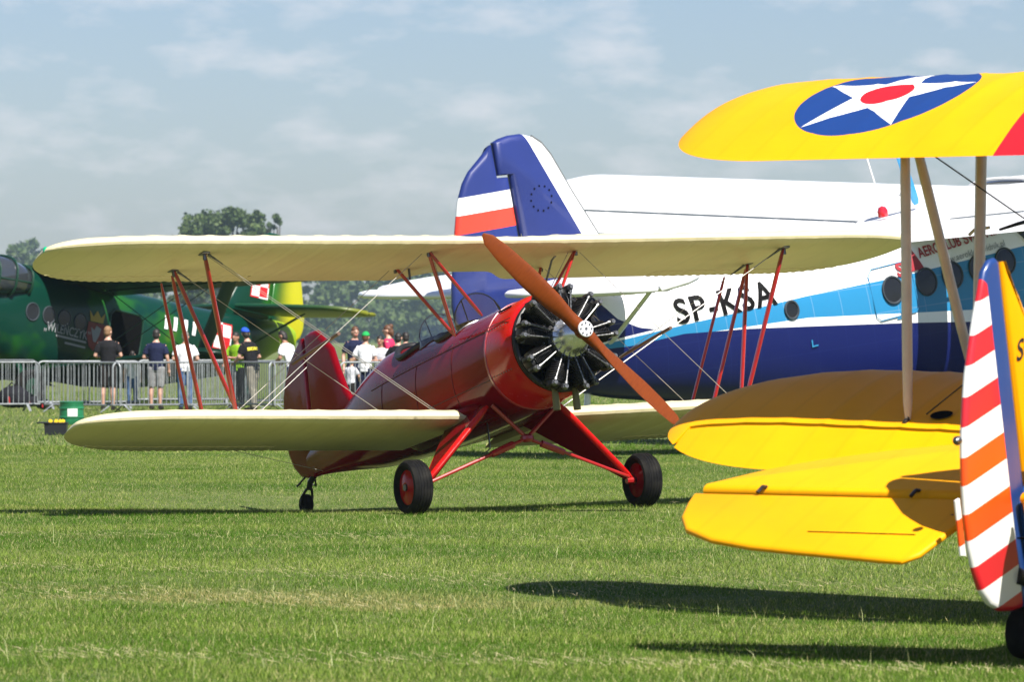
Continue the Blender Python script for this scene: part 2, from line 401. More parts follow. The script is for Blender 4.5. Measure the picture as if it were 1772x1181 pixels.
javelin = Mat('varnished_spreader', (0.10, 0.05, 0.028), 0.45)
pad = Mat('black_leather', (0.012, 0.011, 0.011), 0.5)
prop_wood = Mat('varnished_prop_wood', (0.42, 0.09, 0.012), 0.4, spec=0.2, coat=0.05)
w_ = prop_wood.noise(9, 5, 0.6, (1, 1, 9)); prop_wood.color(prop_wood.mix(w_, (0.21, 0.046, 0.006), (0.10, 0.018, 0.003)))
def glass_mat(name, tintc=(0.9, 0.94, 0.95), op=0.22):
    m = Mat(name, tintc, 0.05); t = m.t
    tr = t.nodes.new('ShaderNodeBsdfTransparent'); tr.inputs[0].default_value = (*tintc, 1)
    gl = t.nodes.new('ShaderNodeBsdfGlossy'); gl.inputs['Roughness'].default_value = 0.06
    mi = t.nodes.new('ShaderNodeMixShader'); mi.inputs[0].default_value = op
    t.links.new(tr.outputs[0], mi.inputs[1]); t.links.new(gl.outputs[0], mi.inputs[2]); t.links.new(mi.outputs[0], t.nodes['Material Output'].inputs['Surface'])
    return m
clear = glass_mat('windscreen_glass')
def lamp_mat(name, col): return Mat(name, col, 0.12, coat=1)

def elliptic_tip(y, y1, H, xl, xt, fmid=0.52, power=2.0):
    """leading and trailing edge of a wing whose tip rounds off from y1 to H"""
    a = abs(y)
    if a <= y1: return xl, xt
    u = min((a - y1) / (H - y1), 0.99985); k = (1 - u ** power) ** (1 / power); mid = xl + (xt - xl) * fmid
    return mid + (xl - mid) * k, mid + (xt - mid) * k
def tip_ys(y1, H, n=12): return [y1 + (H - y1) * math.sin(math.pi / 2 * i / n) for i in range(1, n + 1)]
def wheel(root, c, R, W, hub_mat, hub_r, name='wheel', side=1):
    w = empty(name, c); w.parent = root
    pr = [(-W*0.30, hub_r), (-W*0.42, R*0.72), (-W*0.5, R*0.80), (-W*0.47, R*0.90), (-W*0.34, R*0.965)]
    for g in (-0.24, -0.08, 0.08, 0.24): pr += [(W*(g-0.045), R*0.995), (W*(g-0.02), R*0.975), (W*(g+0.02), R*0.975), (W*(g+0.045), R*0.995)]
    pr += [(W*0.34, R*0.965), (W*0.47, R*0.90), (W*0.5, R*0.80), (W*0.42, R*0.72), (W*0.30, hub_r)]
    B().lathe(pr, 40).build('tyre', rubber, w)
    B().lathe([(-W*0.36, 0.001), (-W*0.38, hub_r*0.25), (-W*0.42, hub_r*0.30), (-W*0.37, hub_r*0.75), (-W*0.33, hub_r*0.96), (-W*0.31, hub_r*1.06), (W*0.31, hub_r*1.06), (W*0.33, hub_r*0.96), (W*0.37, hub_r*0.75), (W*0.42, hub_r*0.30), (W*0.38, hub_r*0.25), (W*0.36, 0.001)], 28).build('rim', hub_mat, w)
    B().lathe([(-W*0.46, 0.001), (-W*0.46, hub_r*0.2), (W*0.46, hub_r*0.2), (W*0.46, 0.001)], 12).build('axle_cap', steel, w)
    return w
def radial_engine(root, xc, zc, R, ncyl=9, phase=90, case=chrome):
    e = empty('engine', (xc, 0, zc)); e.parent = root
    k = R / 0.46
    B().lathe([(-0.28*k, 0.001), (-0.28*k, 0.2*k), (-0.05*k, 0.215*k), (0.08*k, 0.20*k), (0.12*k, 0.15*k), (0.12*k, 0.001)], 36, axis='X').build('crankcase', black, e)
    B().lathe([(0.10*k, 0.175*k), (0.125*k, 0.172*k), (0.15*k, 0.145*k), (0.20*k, 0.138*k), (0.27*k, 0.115*k), (0.32*k, 0.075*k), (0.335*k, 0.04*k), (0.336*k, 0.001)], 36, axis='X').build('nose_case', case, e)
    bb = B()
    for i in range(18):
        a = 2*math.pi*i/18; bb.tube((0.118*k, 0.185*k*math.cos(a), 0.185*k*math.sin(a)), (0.15*k, 0.185*k*math.cos(a), 0.185*k*math.sin(a)), 0.009*k, n=6)
    bb.build('case_bolts', steel, e)
    B().lathe([(-0.13*k, 0.001), (-0.13*k, 0.425*k), (-0.145*k, 0.425*k), (-0.145*k, 0.001)], 40, axis='X').build('baffle', dark, e)
    # one cylinder along +Z, then copies
    cyl = B(); prof = []
    z = 0.18
    while z < 0.385:
        prof += [(z*k, 0.078*k), (z*k+0.003*k, 0.094*k), (z*k+0.007*k, 0.094*k), (z*k+0.009*k, 0.078*k)]; z += 0.0155
    prof += [(0.395*k, 0.078*k), (0.425*k, 0.070*k), (0.435*k, 0.04*k), (0.436*k, 0.001)]
    cyl.lathe([(0.16*k, 0.001), (0.16*k, 0.07*k)] + prof, 20, axis='Z')
    for s_ in (-1, 1):
        cyl.box((0.035*k, s_*0.048*k, 0.425*k), (0.12*k, 0.042*k, 0.06*k), bev=0.012*k)
        cyl.path([(-0.02*k, s_*0.05*k, 0.40*k), (-0.10*k, s_*0.06*k, 0.38*k), (-0.16*k, s_*0.05*k, 0.26*k)], 0.022*k, 8)
        cyl.tube((0.09*k, s_*0.02*k, 0.36*k), (0.065*k, s_*0.02*k, 0.385*k), 0.012*k, n=6)
    rod, rock, lead = B(), B(), B()
    rod.tube((0.105*k, 0.030*k, 0.16*k), (0.115*k, 0.052*k, 0.405*k), 0.0085*k, n=8)
    rod.tube((0.103*k, 0.029*k, 0.155*k), (0.105*k, 0.031*k, 0.185*k), 0.017*k, n=8); rod.tube((0.113*k, 0.05*k, 0.385*k), (0.115*k, 0.052*k, 0.408*k), 0.016*k, n=8)
    rock.box((0.108*k, 0.052*k, 0.432*k), (0.045*k, 0.046*k, 0.058*k), bev=0.012*k); rock.tube((0.125*k, 0.052*k, 0.432*k), (0.142*k, 0.052*k, 0.432*k), 0.021*k, 0.017*k, n=10)
    lead.path([(0.06*k, 0, 0.205*k), (0.12*k, 0.012*k, 0.26*k), (0.115*k, 0.02*k, 0.32*k), (0.088*k, 0.02*k, 0.362*k)], 0.006*k, 6)
    proto = cyl.build('cylinder', black, e); rp_ = rod.build('pushrod', steel_dark, proto); rk = rock.build('rocker_cover', steel_dark, proto); ld = lead.build('ignition_lead', black, proto)
    def mir(o):
        m2 = o.data.copy(); m2.transform(Matrix.Scale(-1, 4, (0, 1, 0))); m2.flip_normals(); return m2
    r2, k2 = mir(rp_), mir(rk)
    link('pushrod', r2, proto); link('rocker_cover', k2, proto)
    for i in range(ncyl):
        c = proto if i == 0 else copy_tree(proto, e)
        c.rotation_euler = (2*math.pi*i/ncyl + rad(phase - 90), 0, 0)
    rr = B(); n = 48
    rr.path([(-0.12*k, 0.40*k*math.cos(2*math.pi*i/n), 0.40*k*math.sin(2*math.pi*i/n)) for i in range(n+1)], 0.03*k, 8).build('exhaust_ring', black, e)
    B().path([(0.04*k, 0.225*k*math.cos(2*math.pi*i/n), 0.225*k*math.sin(2*math.pi*i/n)) for i in range(n+1)], 0.012*k, 6).build('ignition_ring', steel, e)
    return e
plate_m = Mat('dull_silver_plate', (0.55, 0.55, 0.55), 0.4, metal=0.25)
steel_dark = Mat('rocker_alloy', (0.16, 0.16, 0.165), 0.38, metal=0.8)
steel_dark.vary((0.20, 0.20, 0.20), 0.3, 40)
def propeller(root, xc, zc, R, ang, mat, hub_plate=True):
    p = empty('propeller', (xc, 0, zc)); p.parent = root; p.rotation_euler = (rad(ang), 0, 0)
    for s_ in (1, -1):
        b = B(); rings = []
        for u in (0.0, 0.04, 0.09, 0.15, 0.22, 0.3, 0.4, 0.5, 0.6, 0.7, 0.8, 0.88, 0.94, 0.98, 1.0):
            r = u * R; ch = np.interp(u, [0, 0.06, 0.15, 0.3, 0.55, 0.8, 0.94, 1.0], [0.15, 0.13, 0.13, 0.17, 0.19, 0.16, 0.115, 0.03])
            th = np.interp(u, [0, 0.08, 0.2, 0.5, 1.0], [0.13, 0.115, 0.07, 0.032, 0.008]); tw = rad(np.interp(u, [0, 0.12, 0.3, 0.6, 1.0], [52, 48, 36, 22, 14]))
            ring = []
            for i in range(14):
                t = 2*math.pi*i/14; cx_, cy_ = ch/2*math.cos(t), th/2*math.sin(t)
                # chord lies in the disc plane (Y), turned by the twist towards X
                ring.append((cx_*math.sin(tw) + cy_*math.cos(tw), s_*(cx_*math.cos(tw) - cy_*math.sin(tw)), s_*r))
            rings.append(ring)
        b.loft(rings).build('blade', mat, p)
    B().lathe([(-0.09, 0.001), (-0.09, 0.075), (0.055, 0.075), (0.058, 0.001)], 24, axis='X').build('hub', mat, p)
    if hub_plate:
        h = B().lathe([(0.055, 0.001), (0.055, 0.073), (0.066, 0.073), (0.070, 0.069), (0.071, 0.001)], 32, axis='X').build('hub_plate', plate_m, p)
        bb = B()
        for i in range(8):
            a = 2*math.pi*i/8; bb.tube((0.069, 0.052*math.cos(a), 0.052*math.sin(a)), (0.079, 0.052*math.cos(a), 0.052*math.sin(a)), 0.0075, n=6)
        bb.tube((0.069, 0, 0), (0.076, 0, 0), 0.012, n=10)
        bb.build('hub_bolts', steel_dark, h)
    return p
def wires(root, pairs, r=0.0030, name='bracing_wire', mat=None):
    for a, b in pairs: B().tube(a, b, r, n=6).build(name, mat or wire_m, root)

# ------------------------------------------------------------------ red biplane
loc, rot = frame(915, 46, 153, 12, 0.02, 0.95)
R1 = empty('red_biplane', loc, rot)
tag(R1, 'red biplane with cream wings, open radial engine and wooden propeller, taxiing', 'biplane')
FT = [(-4.45, 1.29, .030, .09, .16, 2.0), (-4.0, 1.29, .085, .17, .20, 2.0), (-3.4, 1.28, .17, .34, .27, 2.1), (-2.7, 1.28, .265, .55, .37, 2.2), (-2.15, 1.28, .33, .63, .41, 2.3),
      (-1.6, 1.28, .38, .57, .43, 2.4), (-.9, 1.28, .42, .53, .44, 2.4), (-.2, 1.29, .44, .52, .45, 2.3), (.38, 1.31, .455, .50, .465, 2.1)]
b = B(); xs = [-4.45 + 4.83 * i / 46 for i in range(47)]
b.loft([sect(x, *interp(FT, x), k=36) for x in xs]).build('fuselage', shaded_red, R1)
CW = [(.385, 1.315, .462, .502, .472, 2.08), (.5, 1.325, .47, .49, .475, 2.0), (.7, 1.335, .475, .48, .475, 2.0), (.82, 1.335, .465, .465, .465, 2.0), (.87, 1.335, .44, .44, .44, 2.0), (.86, 1.335, .40, .40, .40, 2.0), (.6, 1.335, .38, .38, .38, 2)]
cw = B().loft([sect(r[0], *r[1:], k=44) for r in CW]).build('cowling', sunlit_red, R1)
lv = B()
for i in range(5):
    x = .45 + i * .05; a = rad(128); r_ = .488
    lv.box((x, r_ * math.cos(a), 1.33 + r_ * math.sin(a)), (.022, .035, .012), Matrix.Rotation(a - rad(90), 3, 'X'), .004)
lv.build('louvres', dark, cw)
for aa in (155, 205, 25, 335):                        # fastener strips along the cowling joints
    sb = B(); a = rad(aa)
    for i in range(9):
        x = .40 + i * .05; r_ = .482 if aa in (155, 25) else .476
        sb.tube((x, r_ * math.cos(a), 1.33 + r_ * math.sin(a)), (x, (r_ + .006) * math.cos(a), 1.33 + (r_ + .006) * math.sin(a)), .006, n=6)
    sb.build('fasteners', steel_dark, cw)
band = B().loft([sect(x, 1.314, .462 + e, .502 + e, .470 + e, 2.08, 44) for x, e in ((.372, 0), (.375, .006), (.400, .006), (.403, 0))]).build('joint_band', strut_red, R1)
eng = radial_engine(R1, 1.02, 1.335, 0.475, 9, 90)
propeller(R1, 1.37, 1.345, 1.22, 45 + 180, prop_wood)
for y in (-.10, .10): B().lathe([(0, .028), (-.20, .034), (-.20, .029), (-.005, .024)], 14, (0.93, y, .93), 'Z').build('exhaust_stack', brass, R1)

# panel seams and lacing along the fuselage sides
for s_ in (1, -1):
    for z0, x0, x1 in ((1.56, .34, -2.3), (1.12, .34, -1.9)):
        B().path([(x0 + (x1 - x0) * i / 24, s_ * (ysurf(FT, x0 + (x1 - x0) * i / 24, z0) + .001), z0) for i in range(25)], .0045, 5).build('panel_seam', seam_m, R1)
    rv = B()
    for i in range(34):
        x_ = .30 - i * .075
        rv.tube((x_, s_ * (ysurf(FT, x_, 1.585) - .002), 1.585), (x_, s_ * (ysurf(FT, x_, 1.585) + .004), 1.585), .005, n=5)
    rv.build('rivets', steel_dark, R1)
    for x_ in (-.35, -1.15, -2.0):
        B().path([(x_, s_ * (ysurf(FT, x_, z) + .001), z) for z in [1.0 + .07 * i for i in range(9)]], .0035, 5).build('panel_seam', seam_m, R1)
for aa in (150, 30):
    a = rad(aa); B().path([(.39 + .46 * i / 8, .4785 * math.cos(a), 1.331 + .4895 * math.sin(a)) for i in range(9)], .004, 5).build('panel_seam', seam_m, cw)
# wings
def ush(y):
    xl, xt = elliptic_tip(y, 3.30, 4.33, .27, -1.10, 0.28, 2.3)
    a = abs(y)
    if a < .62: xt += .30 * (0.5 + 0.5 * math.cos(math.pi * min(1, max(0, (a - .22) / .40))))
    k = (1.37 / max(xl - xt, .05)); z = 2.395 + .008 * a
    inc = .055; fl = (.27 - xl) / 1.37; ft = (.27 - xt) / 1.37
    return xl, xt, z - inc * fl, z - inc * ft, rib_scale(y, -3.9, 3.9, .26, .11) if a < 3.9 else 1
def lsh(y):
    xl, xt = elliptic_tip(y, 2.95, 4.01, -.18, -1.53, 0.28, 2.3)
    a = abs(y); z = .895 + .024 * a; inc = .05; fl = (-.18 - xl) / 1.35; ft = (-.18 - xt) / 1.35
    return xl, xt, z - inc * fl, z - inc * ft, rib_scale(a, .42, 3.4, .26, .07) if a < 3.4 else 1
XH = -.86
def ail_f(y, sh, xh):
    xl, xt = sh(y)[:2]; return min(1.0, max(.3, (xl - xh) / (xl - xt)))
half = rib_ys(0, 3.9, .26); half = [y for y in half if y < 3.27] + tip_ys(3.30, 4.33, 18)
ya, yb = 2.05, 4.05
ys = sorted(set([-y for y in half] + half + [q for s_ in (1, -1) for q in (s_*(ya-.002), s_*ya, s_*yb, s_*(yb+.002))]))
wing_mesh(ush, ys, .135, .03, 16, f1=lambda y: ail_f(y, ush, XH) if ya <= abs(y) <= yb else 1.0).build('upper_wing', cream, R1, 30)
def rip(y): return .0026 * math.copysign(1, math.sin(y * 2 * math.pi / .085))
for s_ in (1, -1):
    yy = []; q = ya + .012
    while q < yb - .01: yy.append(q); q += .0212
    wing_mesh(ush, [s_ * q for q in yy], .135, .03, 6, f0=lambda y: ail_f(y, ush, XH - .009), ripple=rip, defl=0.01).build('aileron', cream, R1, 30)
    B().tube((.22 - 0.75, s_ * 2.0, 2.36), (.22 - 0.74, s_ * 2.0, 2.37), .004).build('aileron_hinge', steel_dark, R1)
for s_ in (1, -1):
    hy = rib_ys(.42, 3.4, .26); hy = [y for y in hy if y < 2.93] + tip_ys(2.95, 4.01, 18)
    hy = sorted(set(hy + [ya - .302, ya - .3, 3.62, 3.622]))
    wing_mesh(lsh, [s_ * y for y in hy], .135, .03, 16, f1=lambda y: ail_f(y, lsh, -1.29) if 1.75 <= abs(y) <= 3.62 else 1.0).build('lower_wing', cream, R1, 30)
    yy = []; q = 1.762
    while q < 3.61: yy.append(q); q += .0212
    wing_mesh(lsh, [s_ * q for q in yy], .135, .03, 6, f0=lambda y: ail_f(y, lsh, -1.299), ripple=rip).build('aileron', cream, R1, 30)
    B().loft([sect(x, .94, .47 + e, .10, .08, 2.2, 20) for x, e in ((-1.7, -.2), (-1.3, -.03), (-.6, .03), (-.2, .0), (-.05, -.1))]).build('wing_root_fillet', red_paint, R1)
# struts
TF, TR, LF, LR = (.05, 2.9, 2.365), (-.64, 2.9, 2.37), (-.40, 2.54, .95), (-1.08, 2.54, .95)
sx = lambda p, s_: (p[0], p[1] * s_, p[2])
for s_ in (1, -1):
    B().strut(sx(TF, s_), sx(LF, s_), .075, .030).build('interplane_strut', strut_red, R1)
    B().strut(sx(TR, s_), (LF[0] - .02, s_ * LF[1], LF[2] + .12), .065, .028).build('diagonal_strut', strut_red, R1)
    B().strut((TR[0] - .04, s_ * 2.9, TR[2] - .05), sx(LR, s_), .065, .028).build('interplane_strut', strut_red, R1)
    B().strut((-1.02, s_ * 2.86, 2.325), (-1.47, s_ * 2.50, .95), .05, .026).build('aileron_strut', strut_red, R1)
    f = B()
    for p in (TF, TR): f.box((p[0], s_ * p[1], p[2] - .01), (.12, .07, .02), bev=.006); f.tube((p[0], s_ * p[1], p[2] - .07), (p[0], s_ * p[1], p[2]), .017)
    f.box((LF[0], s_ * LF[1], LF[2] + .005), (.12, .07, .03), bev=.008); f.tube((LF[0] - .02, s_ * 2.565, 1.06), (LF[0] - .02, s_ * 2.52, 1.06), .03)
    f.build('strut_fittings', steel, R1)
    CT, CR_, BF, BR = (.05, .74, 2.365), (-.64, .74, 2.37), (.20, .35, 1.73), (-.33, .37, 1.66)
    B().strut(sx(CT, s_), sx(BF, s_), .05, .026).build('cabane_strut', strut_red, R1)
    B().strut(sx(CT, s_), sx(BR, s_), .05, .026).build('cabane_strut', strut_red, R1)
    B().strut(sx(CR_, s_), sx(BR, s_), .05, .026).build('cabane_strut', strut_red, R1)
    f = B()
    for p in (CT, CR_): f.box((p[0], s_ * p[1], p[2] - .012), (.11, .06, .02), bev=.006); f.tube((p[0], s_ * p[1], p[2] - .06), (p[0], s_ * p[1], p[2]), .015)
    f.path([(-.12, s_ * .62, 2.37), (-.12, s_ * .62, 2.34), (-.16, s_ * .60, 2.31), (-.30, s_ * .42, 1.74)], .010, 6)
    f.build('cabane_fittings', steel_dark, R1)
    wires(R1, [((TF[0], s_ * 2.86, 2.345), (-.36, s_ * .56, .95)), ((TF[0] - .04, s_ * 2.86, 2.345), (-.40, s_ * .56, .95)), ((TR[0], s_ * 2.86, 2.345), (-1.05, s_ * .56, .93)),
               ((.03, s_ * .78, 2.345), (-.38, s_ * 2.50, .96)), ((-.66, s_ * .78, 2.345), (-1.06, s_ * 2.50, .96)), ((.03, s_ * .70, 2.38), (-.31, s_ * .38, 1.70))])
    B().path([(-.02, s_ * 1.66, 1.64), (-1.02, s_ * 1.66, 1.58)], .017, 8).build('wire_spreader', javelin, R1)
    tm = B()                                             # turnbuckles at the wire ends
    for a_, b_ in (((TF[0], s_ * 2.86, 2.345), (-.36, s_ * .56, .95)), ((TR[0], s_ * 2.86, 2.345), (-1.05, s_ * .56, .93)), ((-.36, s_ * .56, .95), (TF[0], s_ * 2.86, 2.345))):
        a_, b_ = Vector(a_), Vector(b_); tm.tube(a_, a_ + (b_ - a_).normalized() * .16, .012, .006)
    tm.build('turnbuckles', steel_dark, R1)
# landing gear
AX, AZ = .065, .236
for s_ in (1, -1):
    wheel(R1, (AX, s_ * 1.14, AZ), .244, .185, red_paint if s_ < 0 else shaded_red, .15)
    B().strut((.12, s_ * .36, .93), (AX, s_ * 1.03, AZ + .02), .075, .06).build('gear_leg', sunlit_red, R1)
    o2 = [(.12, .36, .93), (AX, 1.02, AZ + .01), (-.62, .38, .90)]
    fa = B(); t_ = Vector((0, .018, .018)); q = [Vector((x, s_ * y, z)) for x, y, z in o2]
    fa.loft([[p - Vector((0, s_ * .018, .016)) for p in q], [p + Vector((0, s_ * .018, .016)) for p in q]]).build('gear_fairing', shaded_red, R1)
    B().strut((-.62, s_ * .38, .90), (AX - .03, s_ * 1.02, AZ + .015), .05, .04).build('gear_leg', sunlit_red, R1)
    B().tube((AX, s_ * .98, AZ), (AX, s_ * 1.20, AZ), .03).build('axle', strut_red, R1)
    cn = (.12, 0, .635); e2 = (AX + .02, s_ * 1.0, AZ + .03); P0, P1 = Vector(cn), Vector(e2)
    B().tube(P0, P1, .016).build('shock_strut', strut_red, R1)
    B().tube(P0.lerp(P1, .14), P0.lerp(P1, .36), .034, .030).build('shock_cover', strut_red, R1)
    B().tube(P0, (.16, s_ * .33, .93), .018).build('pylon_strut', strut_red, R1)
B().box((.12, 0, .635), (.09, .11, .07), bev=.02).build('pylon_joint', strut_red, R1)
B().path([(-.3, -.16, .87), (-.28, -.17, .62), (-.3, -.24, .57)], .008, 6).build('drain_pipe', steel_dark, R1)
# tail
fy = lambda y0=0.0: (lambda u, v, w: (u, y0 + w, v))
fin = [(-3.25, 1.62), (-3.40, 1.80), (-3.52, 2.02), (-3.62, 2.25), (-3.74, 2.345), (-3.90, 2.475), (-4.05, 2.495), (-4.20, 2.47), (-4.20, 1.36), (-3.9, 1.34), (-3.5, 1.42)]
B().plate(fin, .075, fy(), .06).build('fin', shaded_red, R1)
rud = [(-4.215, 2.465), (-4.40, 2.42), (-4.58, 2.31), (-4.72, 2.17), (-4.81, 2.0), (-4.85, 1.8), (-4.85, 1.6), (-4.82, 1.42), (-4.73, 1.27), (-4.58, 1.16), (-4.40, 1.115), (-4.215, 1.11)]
ro = B().plate(rud, .07, fy(), .06).build('rudder', shaded_red, R1)
for s_ in (1, -1):
    stb = [(-3.45, .12), (-3.55, .55), (-3.70, .95), (-3.86, 1.18), (-4.05, 1.30), (-4.12, 1.30), (-4.12, .1)]
    B().plate([(x, s_ * y) for x, y in stb], .06, lambda u, v, w: (u, v, 1.52 + w), .05).build('tailplane', red_paint, R1)
    elv = [(-4.14, .1), (-4.14, 1.30), (-4.30, 1.27), (-4.50, 1.12), (-4.62, .85), (-4.66, .5), (-4.60, .22), (-4.45, .1)]
    B().plate([(x, s_ * y) for x, y in elv], .05, lambda u, v, w: (u, v, 1.52 + w + (u + 4.14) * .06), .045).build('elevator', red_paint, R1)
    wires(R1, [((-4.1, s_ * 1.0, 1.42), (-4.15, 0, 2.2)), ((-4.1, s_ * 1.0, 1.38), (-4.0, s_ * .06, 1.12))])
twz = .90
tw = empty('tail_wheel', (-4.58, 0, twz)); tw.parent = R1
B().lathe([(-.035, .03), (-.045, .075), (-.03, .095), (0, .10), (.03, .095), (.045, .075), (.035, .03)], 24).build('tyre', rubber, tw)
fk = B(); fk.tube((0, -.06, 0), (0, .06, 0), .012)
for y in (-.055, .055): fk.path([(0, y, 0), (.04, y, .07), (.10, y * .5, .13)], .014, 6)
fk.path([(.10, 0, .13), (.14, 0, .19), (.26, 0, .24)], .03, 8); fk.path([(.02, -.05, .2), (.05, -.1, .17), (.15, -.05, .24)], .010, 6); fk.path([(.02, .05, .2), (.05, .1, .17), (.15, .05, .24)], .010, 6)
fk.build('fork', black, tw)
# cockpits
def top_z(x, y):
    zc, w, hu, hl, n = interp(FT, x); return zc + hu * max(0, 1 - min(1, abs(y) / w) ** n) ** (1 / n)
for xc_, rx_ in ((-1.62, .34), (-.80, .30)):
    ring = [(xc_ + rx_ * math.cos(t), .27 * math.sin(t)) for t in (2 * math.pi * i / 36 for i in range(37))]
    B().path([(x, y, top_z(x, y) + .012) for x, y in ring], .032, 8).build('cockpit_rim', pad, R1)
    v = [(xc_, 0, top_z(xc_, 0) + .01)] + [(x, y, top_z(x, y) + .008) for x, y in ring[:-1]]
    B().add(v, [(0, i + 1, (i + 1) % 36 + 1) for i in range(36)]).build('cockpit_opening', dark, R1)
for xw, hh, hw in ((-1.20, .24, .27), (-.40, .27, .31)):
    g, fr_ = B(), B(); n = 14; base, top = [], []
    for i in range(n + 1):
        t = math.pi * (i / n - .5); y = hw * math.sin(t); xb = xw + .10 * math.cos(t) - .05; zb = top_z(xb, y) + .005
        base.append(Vector((xb, y, zb))); k = math.cos(t) ** .5 if abs(t) < 1.57 else 0
        top.append(Vector((xb - .16 * k - .02, y * .86, zb + hh * k + .01)))
    g.loft([base, top], closed=False); g.build('windscreen', clear, R1)
    fr_.path(top, .007, 6); fr_.path(base, .008, 6)
    for i in (4, 10): fr_.path([base[i], top[i]], .006, 6)
    fr_.build('windscreen_frame', steel, R1)
# small fittings
B().lathe([(0, .001), (.01, .022), (.035, .026), (.055, .016), (.062, .001)], 14, (-.10, -4.31, 2.40), 'Z').build('navigation_light', lamp_mat('green_lens', (0.0, .35, .16)), R1)
B().lathe([(0, .001), (.01, .022), (.035, .026), (.055, .016), (.062, .001)], 14, (-.10, 4.31, 2.40), 'Z').build('navigation_light', lamp_mat('red_lens', (.5, .01, .01)), R1)
fc = B().lathe([(0, .001), (0, .055), (.022, .055), (.03, .03), (.034, .001)], 18, (-.35, .42, 2.47), 'Z'); fc.tube((-.35, .42, 2.50), (-.35, .42, 2.60), .006); fc.build('fuel_cap', steel, R1)
fc = B().lathe([(0, .001), (0, .04), (.018, .04), (.022, .001)], 18, (-.35, -.35, 2.47), 'Z'); fc.build('fuel_cap', steel, R1)
B().tube((-.60, -.62, 2.42), (-.60, -.62, 2.24), .014, .010).build('fuel_gauge', steel, R1)
ast = B()
for s_ in (-1, 1): ast.tube((-3.05, s_ * .225, 1.33), (-3.05, s_ * .25, 1.33), .012, n=6)
ast.build('lifting_points', steel, R1)
# ------------------------------------------------------------------ yellow biplane seen from behind
YEL, WHT, NAVY, SRED = (0.80, 0.345, 0.0), (0.80, 0.79, 0.75), (0.010, 0.04, 0.17), (0.55, 0.012, 0.02)
yel = Mat('yellow_fabric', YEL, 0.5, spec=0.15); yel.color(rib_tint(yel, YEL, .281, .22)); yel.bump(yel.noise(240, 2), 0.05, 0.002)
ytop = Mat('yellow_wing_with_roundel', YEL, 0.5, spec=0.15)
x, y, z = ytop.xyz()
RXC, RBC, RR = 4.57, 3.67, 0.565
dx = x - RXC; dy = y.abs() - RBC
r = (dx * dx + dy * dy).f('SQRT'); ang = dy.f('ARCTAN2', dx)
seg = 2 * math.pi / 5                                # fold into one star point; edge line from the outer tip to the inner corner
am = ((ang + 20 * math.pi + seg / 2).f('MODULO', seg) - seg / 2).abs()
px, py = r * am.f('COSINE'), r * am.f('SINE')
ro_, ri_ = RR * 0.985, RR * 0.985 * 0.382; ix, iy = ri_ * math.cos(seg / 2), ri_ * math.sin(seg / 2)
nxx, nyy = iy, ro_ - ix                              # normal of the edge
star = (px * nxx + py * nyy).lt(ro_ * nxx)
c = rib_tint(ytop, YEL, .281, .2)
c = ytop.mix((y.abs() - (x - 3.75) * 0.178).lt(2.392) * (y.abs() - (x - 3.75) * 0.178).gt(1.2), c, SRED)
c = ytop.mix(r.lt(RR), c, NAVY); c = ytop.mix(star * r.lt(RR), c, WHT); c = ytop.mix(r.lt(0.165), c, SRED)
ytop.color(c); ytop.bump(ytop.noise(240, 2), 0.05, 0.002)
rud_m = Mat('striped_rudder', WHT, 0.35, coat=0.4, coat_rough=0.15); x, y, z = rud_m.xyz()
q = z - x * 0.17; c = rud_m.mix(rud_m.noise(8, 4), WHT, (0.74, 0.73, 0.69)); ORG = (0.75, 0.07, 0.005)
for lo, hi, col in ((1.739, 3, SRED), (1.472, 1.598, SRED), (1.203, 1.336, SRED), (0.933, 1.064, ORG), (0.667, 0.796, ORG), (0.404, 0.531, SRED), (-1, 0.27, SRED)):
    c = rud_m.mix(q.gt(lo) * q.lt(hi), c, col)
c = rud_m.mix(x.gt(0.138).mx((z + x * 1.2).gt(1.985)), c, NAVY); rud_m.color(c)
tan_strut = Mat('cream_strut_paint', (0.66, 0.58, 0.44), 0.4, coat=0.3); tan_strut.vary((0.68, 0.60, 0.46), 0.06, 8)
blue_p = paint('blue_fuselage_paint', (0.012, 0.05, 0.20)); white_p = paint('white_paint', (0.80, 0.80, 0.78), 0.3, 0.5)
loc, rot = frame(1745, 25.35, 40, 11, 0.0, 0.0)
R2 = empty('yellow_biplane', loc, rot)
tag(R2, 'yellow biplane seen from behind, star roundel on wing, red and white striped rudder', 'biplane')
def yush(y):
    a = abs(y); mid = 5.25 - 1.5 * 0.40; xl, xt = 5.25, 3.75
    if a > 4.45: xl = mid + (5.25 - mid) * (1 - min((a - 4.45) / 0.65, .9998) ** 2.2) ** (1 / 2.2)
    if a > 4.0: xt = mid + (3.75 - mid) * (1 - min((a - 4.0) / 1.10, .9998) ** 2.2) ** (1 / 2.2)
    if a < .7: xt += .35 * (0.5 + 0.5 * math.cos(math.pi * min(1, max(0, (a - .25) / .45))))
    zl, zt = 2.10, 1.895; k = (zt - zl) / 1.5; d_ = .004 * a
    return xl, xt, zl + k * (5.25 - xl) + d_, zl + k * (5.25 - xt) + d_, rib_scale(a, .2, 4.7, .28, .075) if a < 4.7 else 1
def ylsh(y):
    xl, xt = elliptic_tip(y, 3.95, 5.10, 4.90, 3.40, 0.56, 2.1); a = abs(y)
    zl, zt = .375, .165; k = (zt - zl) / 1.5; d_ = .026 * (a - 3.9)
    return xl, xt, zl + k * (4.90 - xl) + d_, zl + k * (4.90 - xt) + d_, rib_scale(a, .5, 4.7, .28, .075) if a < 4.7 else 1
h = [y for y in rib_ys(.2, 4.7, .28) if y < 3.97] + [4.0 + .02] + tip_ys(4.0, 5.10, 26)
ys = sorted(set([-k for k in h] + [0] + h))
wing_mesh(yush, ys, .14, .04, 18).build('upper_wing', ytop, R2, 30)
yA, yB, YX = 1.9, 4.86, 3.82
